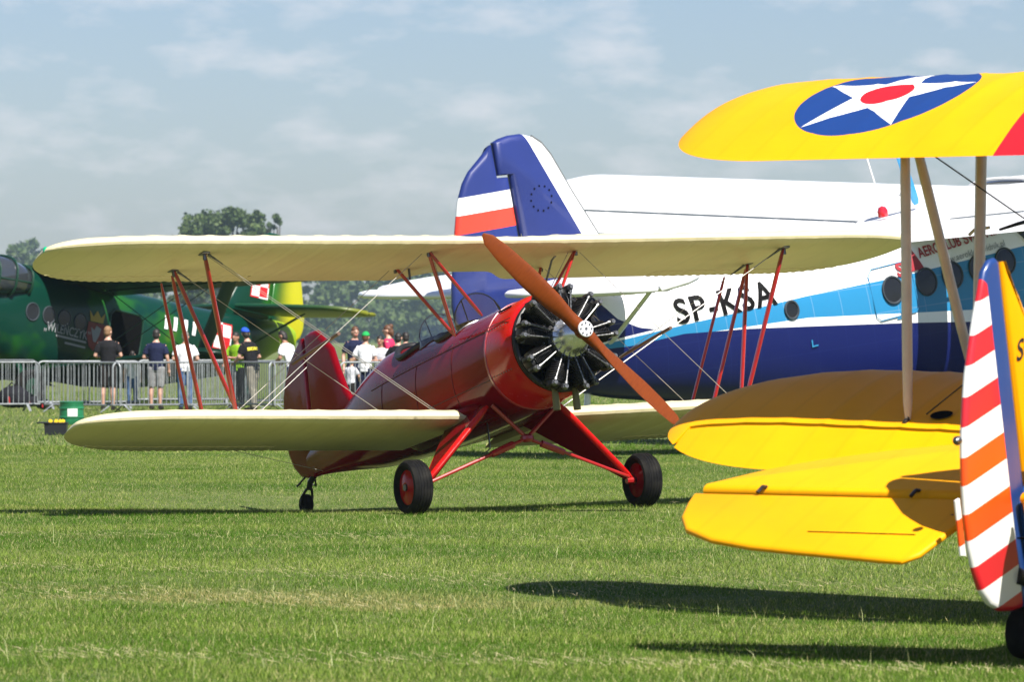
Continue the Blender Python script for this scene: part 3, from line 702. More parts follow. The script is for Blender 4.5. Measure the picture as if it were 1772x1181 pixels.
for s_ in (1, -1):
    h = [y for y in rib_ys(.5, 4.7, .28) if y < 3.92] + [3.94] + tip_ys(3.95, 5.10, 18); h = sorted(set(h + [yA - .002, yA, yB, yB + .002]))
    wing_mesh(ylsh, [s_ * y for y in h], .14, .04, 18, f1=lambda y: ail_f(y, ylsh, YX) if yA <= abs(y) <= yB else 1.0).build('lower_wing', yel, R2, 30)
    h = sorted(set([yA + .015, yB - .012] + [y for y in h if yA + .02 < y < yB - .02]))
    wing_mesh(ylsh, [s_ * y for y in h], .14, .04, 10, f0=lambda y: ail_f(y, ylsh, YX - .034), defl=rad(5)).build('aileron', yel, R2, 30)
    rt, rb, ft, fb = (4.19, s_ * 3.3, 1.99), (3.90, s_ * 3.3, .335), (5.0, s_ * 3.3, 2.04), (4.64, s_ * 3.3, .44)
    B().strut(rt, rb, .075, .055).build('interplane_strut', tan_strut, R2)
    B().strut(ft, fb, .085, .060).build('interplane_strut', tan_strut, R2)
    B().strut((4.27, s_ * 3.3, 1.99), (4.60, s_ * 3.3, .46), .075, .052).build('diagonal_strut', tan_strut, R2)
    f = B(); f.tube((3.89, s_ * 3.3, .31), (3.905, s_ * 3.3, .40), .016); f.box((3.89, s_ * 3.3, .32), (.07, .03, .05), bev=.008); f.build('strut_fitting', steel, R2)
    wires(R2, [((5.0, s_ * 3.25, 1.98), (4.7, s_ * .5, .40)), ((4.97, s_ * 3.25, 1.98), (4.66, s_ * .5, .40)), ((4.2, s_ * 3.25, 1.93), (3.9, s_ * .5, .33)), ((5.0, s_ * .75, 1.98), (4.66, s_ * 3.2, .46)), ((4.2, s_ * .75, 1.95), (3.95, s_ * 3.2, .36))], .0045, mat=black)
    for X_, b_ in ((3.96, 3.10),):
        v = [(.075 * math.cos(t), .05 * math.sin(t)) for t in (2 * math.pi * i / 20 for i in range(20))]
        zs = lambda X, b: (lambda s: s[2] + (s[3] - s[2]) * (s[0] - X) / (s[0] - s[1]) + airfoil((s[0] - X) / (s[0] - s[1]), .14 * s[4], .04)[0] * (s[0] - s[1]))(ylsh(b))
        decal('inspection_panel', v, [tuple(range(20))], lambda u, w: Vector((X_ + w, s_ * (b_ + u), zs(X_ + w, b_ + u) + .012)), dark, R2, 0.2)
B().path([(5.02, 3.36, 1.28), (5.0, 3.46, 1.27), (5.0, 3.50, 1.24)], .010, 6).build('pitot_bracket', tan_strut, R2)
B().path([(4.99, 3.27, 1.27), (5.02, 3.15, 1.30), (5.30, 3.10, 1.30)], [.008, .012, .016], 8).build('pitot_tube', black, R2)
# tail
fin2 = [(.277, .86), (.277, 1.905), (.33, 1.86), (.40, 1.72), (.48, 1.52), (.60, 1.30), (.80, 1.08), (1.05, .93)]
fo = B().plate(fin2, .055, fy(), .03).build('fin', yel, R2)
rud2 = [(.268, 1.905), (.24, 1.932), (.19, 1.93), (.13, 1.885), (.075, 1.80), (.01, 1.68), (-.055, 1.54), (-.11, 1.42), (-.155, 1.28), (-.20, 1.12), (-.235, .92), (-.25, .74), (-.25, .60), (-.235, .48), (-.20, .37), (-.14, .285), (-.06, .235), (.05, .21), (.16, .205), (.262, .215)]
rob = B().plate([(u + .012 if u < .1 else u, v) for u, v in rud2], .045, fy(), .03).build('rudder', rud_m, R2)
B().plate([(-.262, .845), (-.300, .84), (-.305, .57), (-.262, .56)], .018, fy(), .008).build('trim_tab', rud_m, rob)
B().lathe([(-.024, .001), (-.02, .014), (-.006, .023), (.01, .022), (.024, .01), (.027, .001)], 14, (-.222, 0, 1.12), 'X').build('tail_light', steel, rob)
tv, tf = text_mesh('Stearman', .14, .002, .35)
decal('maker_lettering', tv, tf, lambda u, w: Vector((.295 + u, -.031, 1.405 + w + u * .08)), black, fo, 0.5)
B().tube((.36, -.044, 1.33), (.40, -.075, 1.33), .012).build('lift_handle', white_p, fo)
for s_ in (1, -1):
    stb = [(.16, .06), (1.05, .06), (.98, .45), (.88, .85), (.76, 1.22), (.61, 1.54), (.46, 1.76), (.30, 1.91), (.16, 1.965)]
    B().plate([(u, s_ * v) for u, v in stb], .065, lambda u, v, w: (u * 1.09 - .014, v * .965, .745 + w + (u - .16) * .11), .035).build('tailplane', yel, R2)
    elv = [(.122, .12), (.122, 1.975), (.02, 1.965), (-.12, 1.90), (-.24, 1.78), (-.33, 1.55), (-.385, 1.25), (-.415, .95), (-.44, .65), (-.465, .38), (-.47, .24), (-.40, .17), (-.1, .12)]
    if s_ < 0: elv = elv[:8] + [(-.42, .80), (-.20, .45), (0, .2), (.1, .12)]
    dr = math.tan(rad(16))
    eo = B().plate([(u, s_ * v) for u, v in elv], .036, lambda u, v, w: (u, v * .965, .742 + w - (.138 - u) * dr), .022).build('elevator', yel, R2)
    B().path([(-.24, s_ * .30, .742 + .017 - .378 * dr), (-.24, s_ * .95, .742 + .017 - .378 * dr)], .006, 4).build('trim_seam', dark, eo)
    for v in ((1.5, .55) if s_ > 0 else (1.5,)): B().path([(.18, s_ * v, .775), (.15, s_ * v, .785), (.10, s_ * v, .765)], .010, 6).build('hinge', black, eo)
    if s_ > 0: B().path([(.30, s_ * .22, .70), (.05, s_ * .20, .62), (-.05, s_ * .21, .70)], .018, 6).build('elevator_horn', black, eo)
# fuselage, engine, gear (mostly beyond the frame)
YF = [(.20, .52, .05, .22, .26, 2.2), (.7, .60, .14, .34, .34, 2.3), (1.6, .66, .26, .46, .42, 2.3), (3.0, .72, .38, .62, .52, 2.3), (4.2, .74, .44, .66, .56, 2.3), (5.4, .76, .46, .58, .56, 2.2), (6.1, .78, .46, .48, .48, 2.0)]
B().loft([sect(.20 + 5.9 * i / 40, *interp(YF, .20 + 5.9 * i / 40), k=30) for i in range(41)]).build('fuselage', blue_p, R2)
B().loft([sect(.16, .34, .012, .06, .06, 2, 16), sect(.22, .34, .042, .11, .10, 2, 16), sect(.5, .40, .09, .12, .11, 2, 16), sect(.8, .44, .10, .12, .10, 2, 16)]).build('tail_cone', white_p, R2)
radial_engine(R2, 6.45, .78, .55, 7, 90, steel); propeller(R2, 6.95, .78, 1.25, 20, steel)
for X_ in (3.3, 4.1):
    B().path([(X_ + .28 * math.cos(t), .25 * math.sin(t), .74 + interp(YF, X_ + .28 * math.cos(t))[2] * .90) for t in (2 * math.pi * i / 24 for i in range(25))], .03, 8).build('cockpit_rim', pad, R2)
for s_ in (1, -1):
    wheel(R2, (5.25, s_ * 1.0, -.70), .32, .2, white_p, .16)
    B().strut((5.3, s_ * .42, .30), (5.26, s_ * .92, -.66), .16, .10).build('gear_leg', yel, R2)
    for a_, b_ in (((4.95, s_ * .7, 2.03), (5.1, s_ * .40, 1.2)), ((4.3, s_ * .7, 1.98), (4.5, s_ * .42, 1.25))): B().strut(a_, b_, .06, .04).build('cabane_strut', tan_strut, R2)
tw2 = empty('tail_wheel', (.17, 0, .075)); tw2.parent = R2
B().lathe([(-.045, .05), (-.055, .10), (-.04, .125), (0, .132), (.04, .125), (.055, .10), (.045, .05)], 26).build('tyre', rubber, tw2)
f = B(); f.tube((0, -.07, 0), (0, .07, 0), .02)
for y in (-.068, .068): f.path([(0, y, 0), (.02, y, .1), (.05, y * .4, .19)], .022, 8)
f.path([(.05, 0, .18), (.03, 0, .26), (-.05, 0, .30)], .05, 10); f.build('fork', black, tw2)
# ------------------------------------------------------------------ the two big utility biplanes
AF = [(-.35, 1.66, .05, .2, .25, 2.0), (.3, 1.58, .22, .38, .42, 2.2), (1.2, 1.42, .42, .48, .84, 2.3), (2.2, 1.25, .60, .60, 1.00, 2.4), (3.5, 1.0, .78, .82, 1.12, 2.5), (5.0, .75, .88, 1.06, 1.25, 2.7),
      (6.3, .62, .93, 1.20, 1.26, 2.9), (8.7, .60, .93, 1.22, 1.30, 2.9), (9.3, .55, .88, 1.15, 1.2, 2.6), (9.9, .5, .80, .86, .95, 2.3), (11.2, .45, .72, .74, .74, 2.0), (11.42, .45, .58, .6, .6, 2.0)]

def aush(y):
    a = abs(y); xl, xt = elliptic_tip(y, 9.0, 9.9, 8.75, 6.35, 0.5, 2.6); k = -.11; d_ = .046 * max(0, a - .6)
    return xl, xt, 1.80 + k * (8.75 - xl) + d_, 1.80 + k * (8.75 - xt) + d_, 1
def alsh(y):
    a = abs(y); xl, xt = elliptic_tip(y, 6.3, 7.12, 8.75, 6.75, 0.5, 2.6); k = -.03; d_ = .082 * max(0, a - .6)
    return xl, xt, -.68 + k * (8.75 - xl) + d_, -.68 + k * (8.75 - xt) + d_, 1
afin = [(2.55, 1.80), (2.25, 2.0), (2.05, 2.25), (1.88, 2.60), (1.60, 3.19), (1.36, 3.74), (1.25, 3.91), (1.12, 4.02), (.95, 4.09), (.75, 4.105), (.60, 4.09), (.49, 4.055), (.49, 3.62), (.665, 3.60), (.665, 1.75), (1.5, 1.70)]
arud = [(.645, 3.575), (.475, 3.595), (.472, 4.035), (.28, 3.91), (.06, 3.76), (-.06, 3.63), (-.19, 3.40), (-.30, 3.05), (-.40, 2.70), (-.50, 2.35), (-.55, 2.10), (-.55, 1.85), (-.48, 1.65), (-.30, 1.50), (.645, 1.45)]
def an2(root, mats, wheel_drop, canopy_x, windows, door=None, canopy_mat=None):
    fus, finm, rudm, wingm, stabm, undm = mats
    fo = B().loft([sect(-.35 + 11.77 * i / 70, *interp(AF, -.35 + 11.77 * i / 70), k=40) for i in range(71)]).build('fuselage', fus, root, 60)
    B().plate(afin, .16, fy(), .10).build('fin', finm, root)
    B().plate(arud, .12, fy(), .08).build('rudder', rudm, root)
    h = [0, .3, .6, .61] + [.9 + .36 * i for i in range(24)] ; h = [q for q in h if q <= 8.9] + [8.95] + tip_ys(9.0, 9.9, 10)
    fl = (1.0, 4.8, 9.3); XF = 6.95
    hs = sorted(set(h + [fl[0] - .002, fl[0], fl[2], fl[2] + .002])); ys = sorted(set([-q for q in hs] + hs))
    wing_mesh(aush, ys, .14, .03, 12, f1=lambda y: ail_f(y, aush, XF) if fl[0] <= abs(y) <= fl[2] else 1.0).build('upper_wing', wingm, root, 35)
    for s_ in (1, -1):
        for nm, a, b in (('flap', fl[0] + .02, fl[1] - .012), ('aileron', fl[1] + .012, fl[2] - .02)):
            yy = [a + (b - a) * i / 10 for i in range(11)]
            w_ = wing_mesh(aush, [s_ * q for q in yy], .14, .03, 7, f0=lambda y: ail_f(y, aush, XF - .055)).build(nm, wingm, root, 35)
            for q in (.2, .5, .8):
                yq = a + (b - a) * q; zq = aush(yq)
                B().box((XF - .02, s_ * yq, zq[3] + .15), (.10, .035, .05), bev=.012).build('hinge_bracket', stabm, w_)
        hl = [.5, .9, 2, 3, 4, 5, 6] + tip_ys(6.3, 7.12, 10)
        wing_mesh(alsh, [s_ * q for q in hl], .13, .03, 12).build('lower_wing', wingm, root, 35)
        B().strut((7.6, s_ * 6.45, 2.05), (7.75, s_ * 5.75, -.20), .42, .09).build('interplane_strut', undm, root)
        st = [(.62, .15), (1.95, .15), (1.80, 1.6), (1.60, 2.9), (1.40, 3.35), (1.10, 3.58), (.85, 3.62), (.62, 3.6)]
        sp_ = 1.0 if s_ > 0 or door else .84
        B().plate([(u, s_ * v * sp_) for u, v in st], .13, lambda u, v, w: (u, v, 2.08 + w), .10).build('tailplane', stabm, root)
        el = [(.585, .30), (.585, 3.6), (.40, 3.6), (.22, 3.45), (.08, 3.1), (-.03, 2.3), (-.08, 1.3), (-.05, .6), (.15, .30)]
        B().plate([(u, s_ * v * sp_) for u, v in el], .09, lambda u, v, w: (u, v, 2.08 + w + (.585 - u) * .10), .07).build('elevator', stabm, root)
        B().strut((1.25, s_ * 2.0, 1.98), (1.5, s_ * .40, 1.15), .10, .04).build('tailplane_strut', undm, root)
        wires(root, [((7.9, s_ * 6.2, 1.95), (7.7, s_ * .95, -.6)), ((7.4, s_ * 6.2, 1.95), (7.3, s_ * .95, -.6)), ((7.8, s_ * 1.0, 2.0), (7.8, s_ * 5.7, -.22))], .011, mat=undm)
        B().strut((9.1, s_ * .80, -.5), (9.4, s_ * 1.65, wheel_drop + .42), .14, .11).build('gear_leg', undm, root)
        B().strut((7.6, s_ * .85, -.62), (9.35, s_ * 1.62, wheel_drop + .42), .10, .08).build('gear_leg', undm, root)
        wheel(root, (9.4, s_ * 1.78, wheel_drop + .42), .42, .28, undm, .2)
    t = empty('tail_wheel', (1.15, 0, -.02)); t.parent = root
    B().lathe([(-.07, .1), (-.09, .19), (-.05, .235), (.05, .235), (.09, .19), (.07, .1)], 22).build('tyre', rubber, t)
    f = B(); f.tube((0, -.12, 0), (0, .12, 0), .03); f.path([(0, .11, 0), (.06, .09, .22), (.1, 0, .36), (.2, 0, .72)], .045, 8); f.path([(0, -.11, 0), (.06, -.09, .22), (.1, 0, .36)], .045, 8); f.build('fork', undm, t)
    # glazing
    n = 22
    for (wx, wz, rx, rz) in windows:
        for s_ in ((-1, 1) if door is None else (1,)):
            v = [(rx * math.cos(2*math.pi*i/n), rz * math.sin(2*math.pi*i/n)) for i in range(n)]
            pt = lambda u, w, e: Vector((wx + u, s_ * (ysurf(AF, wx + u, wz + w) + e), wz + w))
            g = decal('window', v, [tuple(range(n))], lambda u, w: pt(u, w, .012), window_glass, root, .4)
            B().path([pt(u * 1.04, w * 1.04, .012) for u, w in v + v[:1]], .016, 6).build('window_frame', seal, g)
    cx_ = canopy_x
    c = B(); rings = []
    for xx, zc_, w_, hu_ in ((cx_ - .45, 1.35, .80, .10), (cx_ - .25, 1.40, .98, .42), (cx_ + .3, 1.40, 1.0, .55), (cx_ + .75, 1.36, .98, .52), (cx_ + 1.05, 1.20, .80, .30)):
        rings.append(sect(xx, zc_, w_, hu_, hu_ * .9, 3.0, 28))
    co = c.loft(rings).build('cockpit_canopy', canopy_glass, root, 60)
    for xx, zc_, w_, hu_ in ((cx_ - .25, 1.40, .99, .43), (cx_ + .25, 1.40, 1.01, .56), (cx_ + .75, 1.36, .99, .53)):
        B().path([Vector(p) for p in (lambda r: r + r[:1])(sect(xx, zc_, w_ + .01, hu_ + .01, hu_ * .9 + .01, 3.0, 28))], .028, 6).build('canopy_frame', canopy_mat or undm, co)
    B().path([(cx_ - .25, .985, 1.38), (cx_ + .75, .985, 1.34)], .02, 6).build('canopy_frame', canopy_mat or undm, co); B().path([(cx_ - .25, -.985, 1.38), (cx_ + .75, -.985, 1.34)], .02, 6).build('canopy_frame', canopy_mat or undm, co)
    p = empty('propeller', (11.62, 0, .45)); p.parent = root
    for k in range(4):
        a = math.pi / 2 * k + .5; d_ = Vector((0, math.cos(a), math.sin(a)))
        B().strut(d_ * .1, d_ * 1.7, .24, .05, (0.5, -math.sin(a), math.cos(a))).build('blade', black, p)
    B().lathe([(-.2, .2), (0, .2), (.12, .12), (.16, .001)], 16, axis='X').build('spinner', undm, p)
    return fo
seal = Mat('window_seal', (0.03, 0.04, 0.05), 0.6)
edge_shade = Mat('grey_edge_shade', (0.10, 0.11, 0.11), 0.6)  # grey that stands in for shade on the fin edge
window_glass = Mat('cabin_glass', (0.012, 0.013, 0.015), 0.1, spec=0.4)
canopy_glass = Mat('canopy_glass', (0.03, 0.035, 0.04), 0.08, coat=1)
def side_pt(s_, e): return lambda X, Z: Vector((X, s_ * (ysurf(AF, X, Z) + e), Z))

# white and blue one
AW, ANV, ALB, ARD = (0.80, 0.80, 0.79), (0.006, 0.011, 0.085), (0.022, 0.20, 0.40), (0.75, 0.045, 0.02)
wf = Mat('white_blue_livery', AW, 0.33, coat=0.08, spec=0.3); x, y, z = wf.xyz()
nav = wf.curve(x, [(1.0, 1.16), (1.78, 1.085), (2.545, 1.085), (3.48, .954), (4.43, .786), (5.97, .508), (7.94, .123), (11, -.4)], -1, 12, -1, 3)
lbb = wf.curve(x, [(1.0, 1.16), (1.78, 1.083), (2.9, 1.03), (4.45, .90), (6.0, .637), (8.0, .301), (11, -.15)], -1, 12, -1, 3)
lbt = wf.curve(x, [(1.0, 1.165), (1.43, 1.19), (2.57, 1.203), (4.5, 1.187), (6.1, 1.133), (8.2, 1.115), (11, 1.0)], -1, 12, -1, 3)
swo = wf.curve(x, [(1.0, 2.6), (1.396, 1.93), (1.49, 1.70), (1.63, 1.48), (1.92, 1.30), (2.37, 1.16), (2.6, 1.0)], -1, 12, -1, 3)
c = wf.mix(wf.noise(2.2, 5), AW, (0.76, 0.765, 0.76))
c = wf.mix(z.lt(swo) * x.lt(2.6) * z.gt(lbt + .03), c, ANV); c = wf.mix(z.lt(lbt) * z.gt(lbb), c, ALB); c = wf.mix(z.lt(nav), c, ANV)
pl = ((x * 2.2).f('FRACT') - 0.5).abs().gt(0.488).mx(((z * 2.6 + x * 0.2).f('FRACT') - 0.5).abs().gt(0.486)) * 0.14
c = wf.mix(pl, c, wf.mix(z.lt(nav), (0.6, 0.6, 0.6), (0.03, 0.05, 0.2))); wf.color(c)
wfin = Mat('white_blue_fin', ANV, 0.38, coat=0.4); x, y, z = wfin.xyz()
c = wfin.mix(wfin.noise(3, 5), (0.016, 0.030, 0.17), (0.010, 0.02, 0.12)); c = wfin.mix((x * 2.30 + z).gt(6.30) * z.gt(2.0), c, AW); wfin.color(c)
wrud = Mat('striped_blue_rudder', ANV, 0.38, coat=0.4); x, y, z = wrud.xyz(); q = z + x * .05
c = wrud.mix(wrud.noise(3, 5), (0.016, 0.030, 0.17), (0.010, 0.02, 0.12)); c = wrud.mix(q.lt(3.445) * q.gt(3.215), c, AW); c = wrud.mix(q.lt(3.215) * q.gt(2.97), c, ARD); wrud.color(c)
wwing = Mat('white_wing_fabric', AW, 0.4, coat=0.3); wwing.vary(AW, 0.03, 1.2)
ants = Mat('light_blue_paint', ALB, 0.4, coat=0.4)
loc, rot = frame(890, 67.7, 56, 12, 0.02)
R3 = empty('white_utility_biplane', loc, rot)
tag(R3, 'large white and navy utility biplane with blue tail fin behind the red biplane', 'biplane')
an2(R3, (wf, wfin, wrud, wwing, wwing, white_p), -2.0, 8.55, [(4.2, 1.06, .10, .115), (5.866, .985, .16, .175), (6.443, .98, .16, .175), (6.90, .975, .16, .175), (7.37, .975, .16, .175), (7.84, .975, .16, .175)])
B().path([(2.05, 0, 2.25), (1.885, 0, 2.60), (1.60, 0, 3.20), (1.365, 0, 3.745), (1.25, 0, 3.92), (1.12, 0, 4.025)], .022, 8).build('leading_edge_shade', edge_shade, R3)  # added grey line: painted shade along the fin's leading edge
tv, tf = text_mesh('SP-KSA', .46, .008, 0, 1.12); wd = max(p[0] for p in tv)
letter_black = Mat('black_lettering', (0.003, 0.003, 0.003), 0.6, spec=0.1); dark_red = Mat('dark_red_lettering', (0.30, 0.02, 0.03), 0.5); grey_l = Mat('grey_lettering', (0.24, 0.25, 0.26), 0.6)
for s_ in (-1, 1):
    k = 1.55 / wd; mp_ = side_pt(s_, .014)
    decal('registration', [(p[0] * k, p[1]) for p in tv], tf, (lambda u, w: mp_(2.46 + u, 1.235 + w - u * .03)) if s_ < 0 else (lambda u, w: mp_(4.0 - u, 1.20 + w + u * .06)), letter_black, R3, .15)
mp_ = side_pt(-1, .016)
a_, f_ = text_mesh('AEROKLUB ŚWIDNIK', .19, .004, 0, 1.0); k = 1.46 / max(p[0] for p in a_)
decal('club_name', [(p[0] * k, p[1] * 1.0) for p in a_], f_, lambda u, w: mp_(6.44 + u, 1.31 + w + u * .035), dark_red, R3, .15)
a_, f_ = text_mesh('www.aeroklubswidnik.pl', .12, .001); k = 1.15 / max(p[0] for p in a_)
decal('web_address', [(p[0] * k, p[1]) for p in a_], f_, lambda u, w: mp_(6.75 + u, 1.15 + w + u * .03), grey_l, R3, .15)
decal('club_emblem', [(-.17, -.12), (.20, -.12), (.06, .26), (-.10, -.02)], [(0, 1, 2, 3)], lambda u, w: mp_(6.26 + u, 1.28 + w), dark_red, R3, .08)
a_, f_ = text_mesh('S', .26, .012); decal('club_emblem_letter', a_, f_, lambda u, w: mp_(6.00 + u, 1.14 + w), dark_red, R3, .15)
for (X_, Z_, fl_) in ((4.42, .50, 1), (5.95, .58, -1)):
    decal('jacking_mark', [(0, 0), (.10 * fl_, 0), (.10 * fl_, .022), (.022 * fl_, .022), (.022 * fl_, .10), (0, .10)], [(0, 1, 2, 3), (0, 3, 4, 5)], lambda u, w: mp_(X_ + u, Z_ + w), ants, R3, .3)
hb = [(-.30, -.36), (.30, -.36), (.36, -.30), (.36, .26), (.28, .34), (-.28, .34), (-.36, .26), (-.36, -.30)]
B().path([mp_(5.88 + u, .98 + w) for u, w in hb + hb[:1]], .008, 4).build('hatch_outline', ants, R3)
for i in range(12):
    a = 2 * math.pi * i / 12; s2 = star2d(.022, math.pi / 2)
    decal('fin_star', s2, [tuple(range(10))], lambda u, w: Vector((1.06 + .165 * math.cos(a) + u, -.086, 3.21 + .165 * math.sin(a) + w)), dark, R3, .5)
B().lathe([(0, .001), (0, .07), (.08, .075), (.13, .05), (.15, .001)], 16, (6.62, 0, 1.86), 'Z').build('beacon', lamp_mat('beacon_red', (.45, .01, .02)), R3)
B().strut((7.3, .1, 1.9), (7.12, .1, 2.75), .14, .03).build('antenna_mast', ants, R3)
B().tube((6.9, .35, 1.9), (6.75, .35, 2.8), .012).build('whip_antenna', white_p, R3)
B().path([(2.9, -.45, 1.83), (3.2, -.45, 1.92), (3.8, -.45, 1.84)], .012, 6).build('wire_antenna', black, R3)

# green camouflaged one
gcam = Mat('green_camouflage', (0.02, 0.12, 0.05), 0.3, coat=0.1, spec=0.3); x, y, z = gcam.xyz()
n = gcam.noise(.75, 2, 0.5, (1, 1, 1.4)); c = gcam.mix(gcam.smooth(n, .54, .66), (0.001, 0.028, 0.018), (0.010, 0.075, 0.009))
c = gcam.mix(gcam.smooth(n, .70, .80), c, (0.06, 0.14, 0.010))
c = gcam.mix(gcam.smooth(x * -1, -1.6, 0.1), c, (0.25, 0.38, 0.015)); gcam.color(c)
gtail = Mat('green_camouflage_tail', (0.02, 0.12, 0.05), 0.32, coat=0.1, spec=0.3); x, y, z = gtail.xyz()
n = gtail.noise(.8, 2); c = gtail.mix(gtail.smooth(n - x * .10, .34, .50), (0.001, 0.035, 0.020), (0.012, 0.10, 0.010)); c = gtail.mix(gtail.smooth(n * .5 - x, -.35, .35), c, (0.42, 0.40, 0.012)); gtail.color(c)
gwing = Mat('green_wing', (0.012, 0.09, 0.045), 0.4, spec=0.2); gwing.color(gwing.mix(gwing.smooth(gwing.noise(.5, 2), .48, .58), (0.001, 0.016, 0.010), (0.010, 0.03, 0.005)))
gund = Mat('green_strut_paint', (0.004, 0.035, 0.018), 0.4); gstab = Mat('olive_tailplane', (0.22, 0.24, 0.02), 0.4); gstab.color(gstab.mix(gstab.smooth(gstab.xyz()[0], .6, 1.9), (0.17, 0.18, 0.012), (0.004, 0.05, 0.02)))
loc, rot = frame(480, 130, 225, 9.5, 0.0)
R4 = empty('green_utility_biplane', loc, rot)
tag(R4, 'large green camouflaged utility biplane beyond the barriers at the left', 'biplane')
an2(R4, (gcam, gtail, gtail, gwing, gstab, gund), -1.58, 9.35, [(8.93, .72, .18, .20), (8.43, .72, .18, .20), (7.95, .72, .18, .20), (7.45, .72, .18, .20)], door=True)
pp = side_pt(1, .02)
dr_ = [(-.48, -.60), (.48, -.60), (.53, -.5), (.53, .36), (.40, .48), (-.40, .48), (-.53, .36), (-.53, -.5)]
do = decal('door_opening', dr_, [tuple(range(8))], lambda u, w: pp(6.0 + u, .72 + w), dark, R4, .2)
B().path([pp(6.0 + u, .72 + w) for u, w in dr_ + dr_[:1]], .03, 6).build('door_frame', gund, do)
wl = Mat('white_lettering', (0.75, 0.76, 0.76), 0.5)
a_, f_ = text_mesh('„WILEŃCZYK”', .30, .004); k = 1.45 / max(p[0] for p in a_)
decal('name_lettering', [(p[0] * k, p[1]) for p in a_], f_, lambda u, w: pp(8.55 - u, .36 + w - u * .02), grey_l, R4, .15)
for X_, Z_, w_ in ((8.15, .26, .95), (7.85, .13, .65)):
    decal('small_lettering', [(0, 0), (w_, 0), (w_, .05), (0, .05)], [(0, 1, 2, 3)], lambda u, w: pp(X_ - u, Z_ + w - u * .02), grey_l, R4, .2)
crest = Mat('crest_dark_red', (0.16, 0.012, 0.01), 0.5); gold = Mat('crest_gold', (0.35, 0.24, 0.02), 0.5)
sh_ = [(-.26, .30), (-.28, -.02), (-.16, -.28), (0, -.38), (.16, -.28), (.28, -.02), (.26, .30)]
decal('crest_shield', sh_, [tuple(range(7))], lambda u, w: pp(6.95 - u, .48 + w), crest, R4, .15)
decal('crest_eagle', [(-.16, .14), (-.12, -.02), (-.05, .02), (-.04, -.20), (.04, -.20), (.05, .02), (.12, -.02), (.16, .14), (.05, .08), (0, .2), (-.05, .08)], [tuple(range(11))], lambda u, w: (lambda v: v + Vector((0, .006, 0)))(pp(6.95 - u, .52 + w)), grey_l, R4, .15)
cr = [(-.20, 0), (.20, 0), (.25, .26), (.12, .12), (0, .28), (-.12, .12), (-.25, .26)]
decal('crest_crown', cr, [tuple(range(7))], lambda u, w: pp(6.95 - u, .80 + w), gold, R4, .2)
ckr = Mat('checker_red', (0.62, 0.012, 0.02), 0.45)
def checker(fn, s, parent):
    sq = lambda x0, y0, x1, y1: [(x0, y0), (x1, y0), (x1, y1), (x0, y1)]
    q = s * .14
    for nm, pl_, m_ in (('checker', sq(0, 0, s, s), wl), ('checker', sq(-s, -s, 0, 0), wl), ('checker', sq(-s, 0, 0, s), ckr), ('checker', sq(0, -s, s, 0), ckr),
                        ('checker_border', sq(-s - q, s, 0, s + q), wl), ('checker_border', sq(0, s, s + q, s + q), ckr), ('checker_border', sq(-s - q, -s - q, 0, -s), ckr), ('checker_border', sq(0, -s - q, s + q, -s), wl),
                        ('checker_border', sq(-s - q, 0, -s, s), wl), ('checker_border', sq(-s - q, -s, -s, 0), ckr), ('checker_border', sq(s, 0, s + q, s), ckr), ('checker_border', sq(s, -s, s + q, 0), wl)):
        decal(nm, pl_, [(0, 1, 2, 3)], fn, m_, parent, .3)
checker(lambda u, w: Vector((1.12 - u, .095, 2.70 + w)), .26, R4)
checker(lambda u, w: pp(2.68 - u, 1.17 + w), .30, R4)
a_, f_ = text_mesh('HAI', .36, .01)
for i, X_ in enumerate((4.75, 4.45, 4.1, 3.8)): decal('registration_bar', [(0, 0), (.12, 0), (.12, .34), (0, .34)], [(0, 1, 2, 3)], lambda u, w: pp(X_ - u - w * .1, 1.02 + w), wl, R4, .15)
# ------------------------------------------------------------------ crowd barriers
galv = Mat('galvanised_steel', (0.28, 0.30, 0.31), 0.5, metal=0.4); galv.vary((0.29, 0.31, 0.32), 0.2, 5)
def ring_path(w, h, z0, r=.12):
    p = [(-w/2, 0, z0)]
    for cx_, cz_, a0 in ((-w/2 + r, h - r, 180), (w/2 - r, h - r, 90)):
        for i in range(6): a = rad(a0 - 90 * i / 5); p.append((cx_ + r * math.cos(a), 0, cz_ + r * math.sin(a)))
    p += [(w/2, 0, z0), (-w/2, 0, z0)]; return p
def make_barrier(w=2.3):
    r = empty('crowd_barrier', (0, 0, 0))
    B().path(ring_path(w, 1.05, .17), .021, 8).build('frame', galv, r)
    b = B(); n = 19
    for i in range(n): x = -w/2 + w * (i + 1) / (n + 1); b.tube((x, 0, .17), (x, 0, 1.04 if abs(x) < w/2 - .12 else .98), .009, n=6)
    tag(b.build('bars', galv, r), kind='stuff')
    for x in (-w/2 + .28, w/2 - .28):
        f = B(); f.strut((x, -.30, .02), (x, 0, .19), .06, .012); f.strut((x, .30, .02), (x, 0, .19), .06, .012); f.build('foot', galv, r)
    return r
bproto = make_barrier(); first = True
blabels = ['crowd barrier at the left edge in front of the black bag', 'crowd barrier in front of the man in black shorts', 'crowd barrier before the man in grey shorts', 'crowd barrier before the man in jeans and white shirt', 'crowd barrier the man in the blue cap leans on', 'crowd barrier just left of the red tail fin', 'crowd barrier behind the red fin, below the green cap',
           'rear barrier at left, nearest the green plane wheel', 'rear barrier behind the man in black shorts', 'rear barrier behind the man in jeans', 'rear barrier below the green plane tail', 'rear barrier hidden behind the red tail fin', 'rear barrier at the right end behind the crowd']
spans = [(-112, 66, 109, 3), (72, 213, 108, -8), (200, 345, 108, 6), (330, 402, 108.5, 40), (396, 480, 109, -35), (470, 560, 109, 10), (590, 760, 109, 4),
         (-90, 66, 119, -4), (68, 240, 113, 3), (240, 410, 118, 0), (430, 500, 115, 30), (505, 640, 118, 0), (640, 800, 118, 5)]
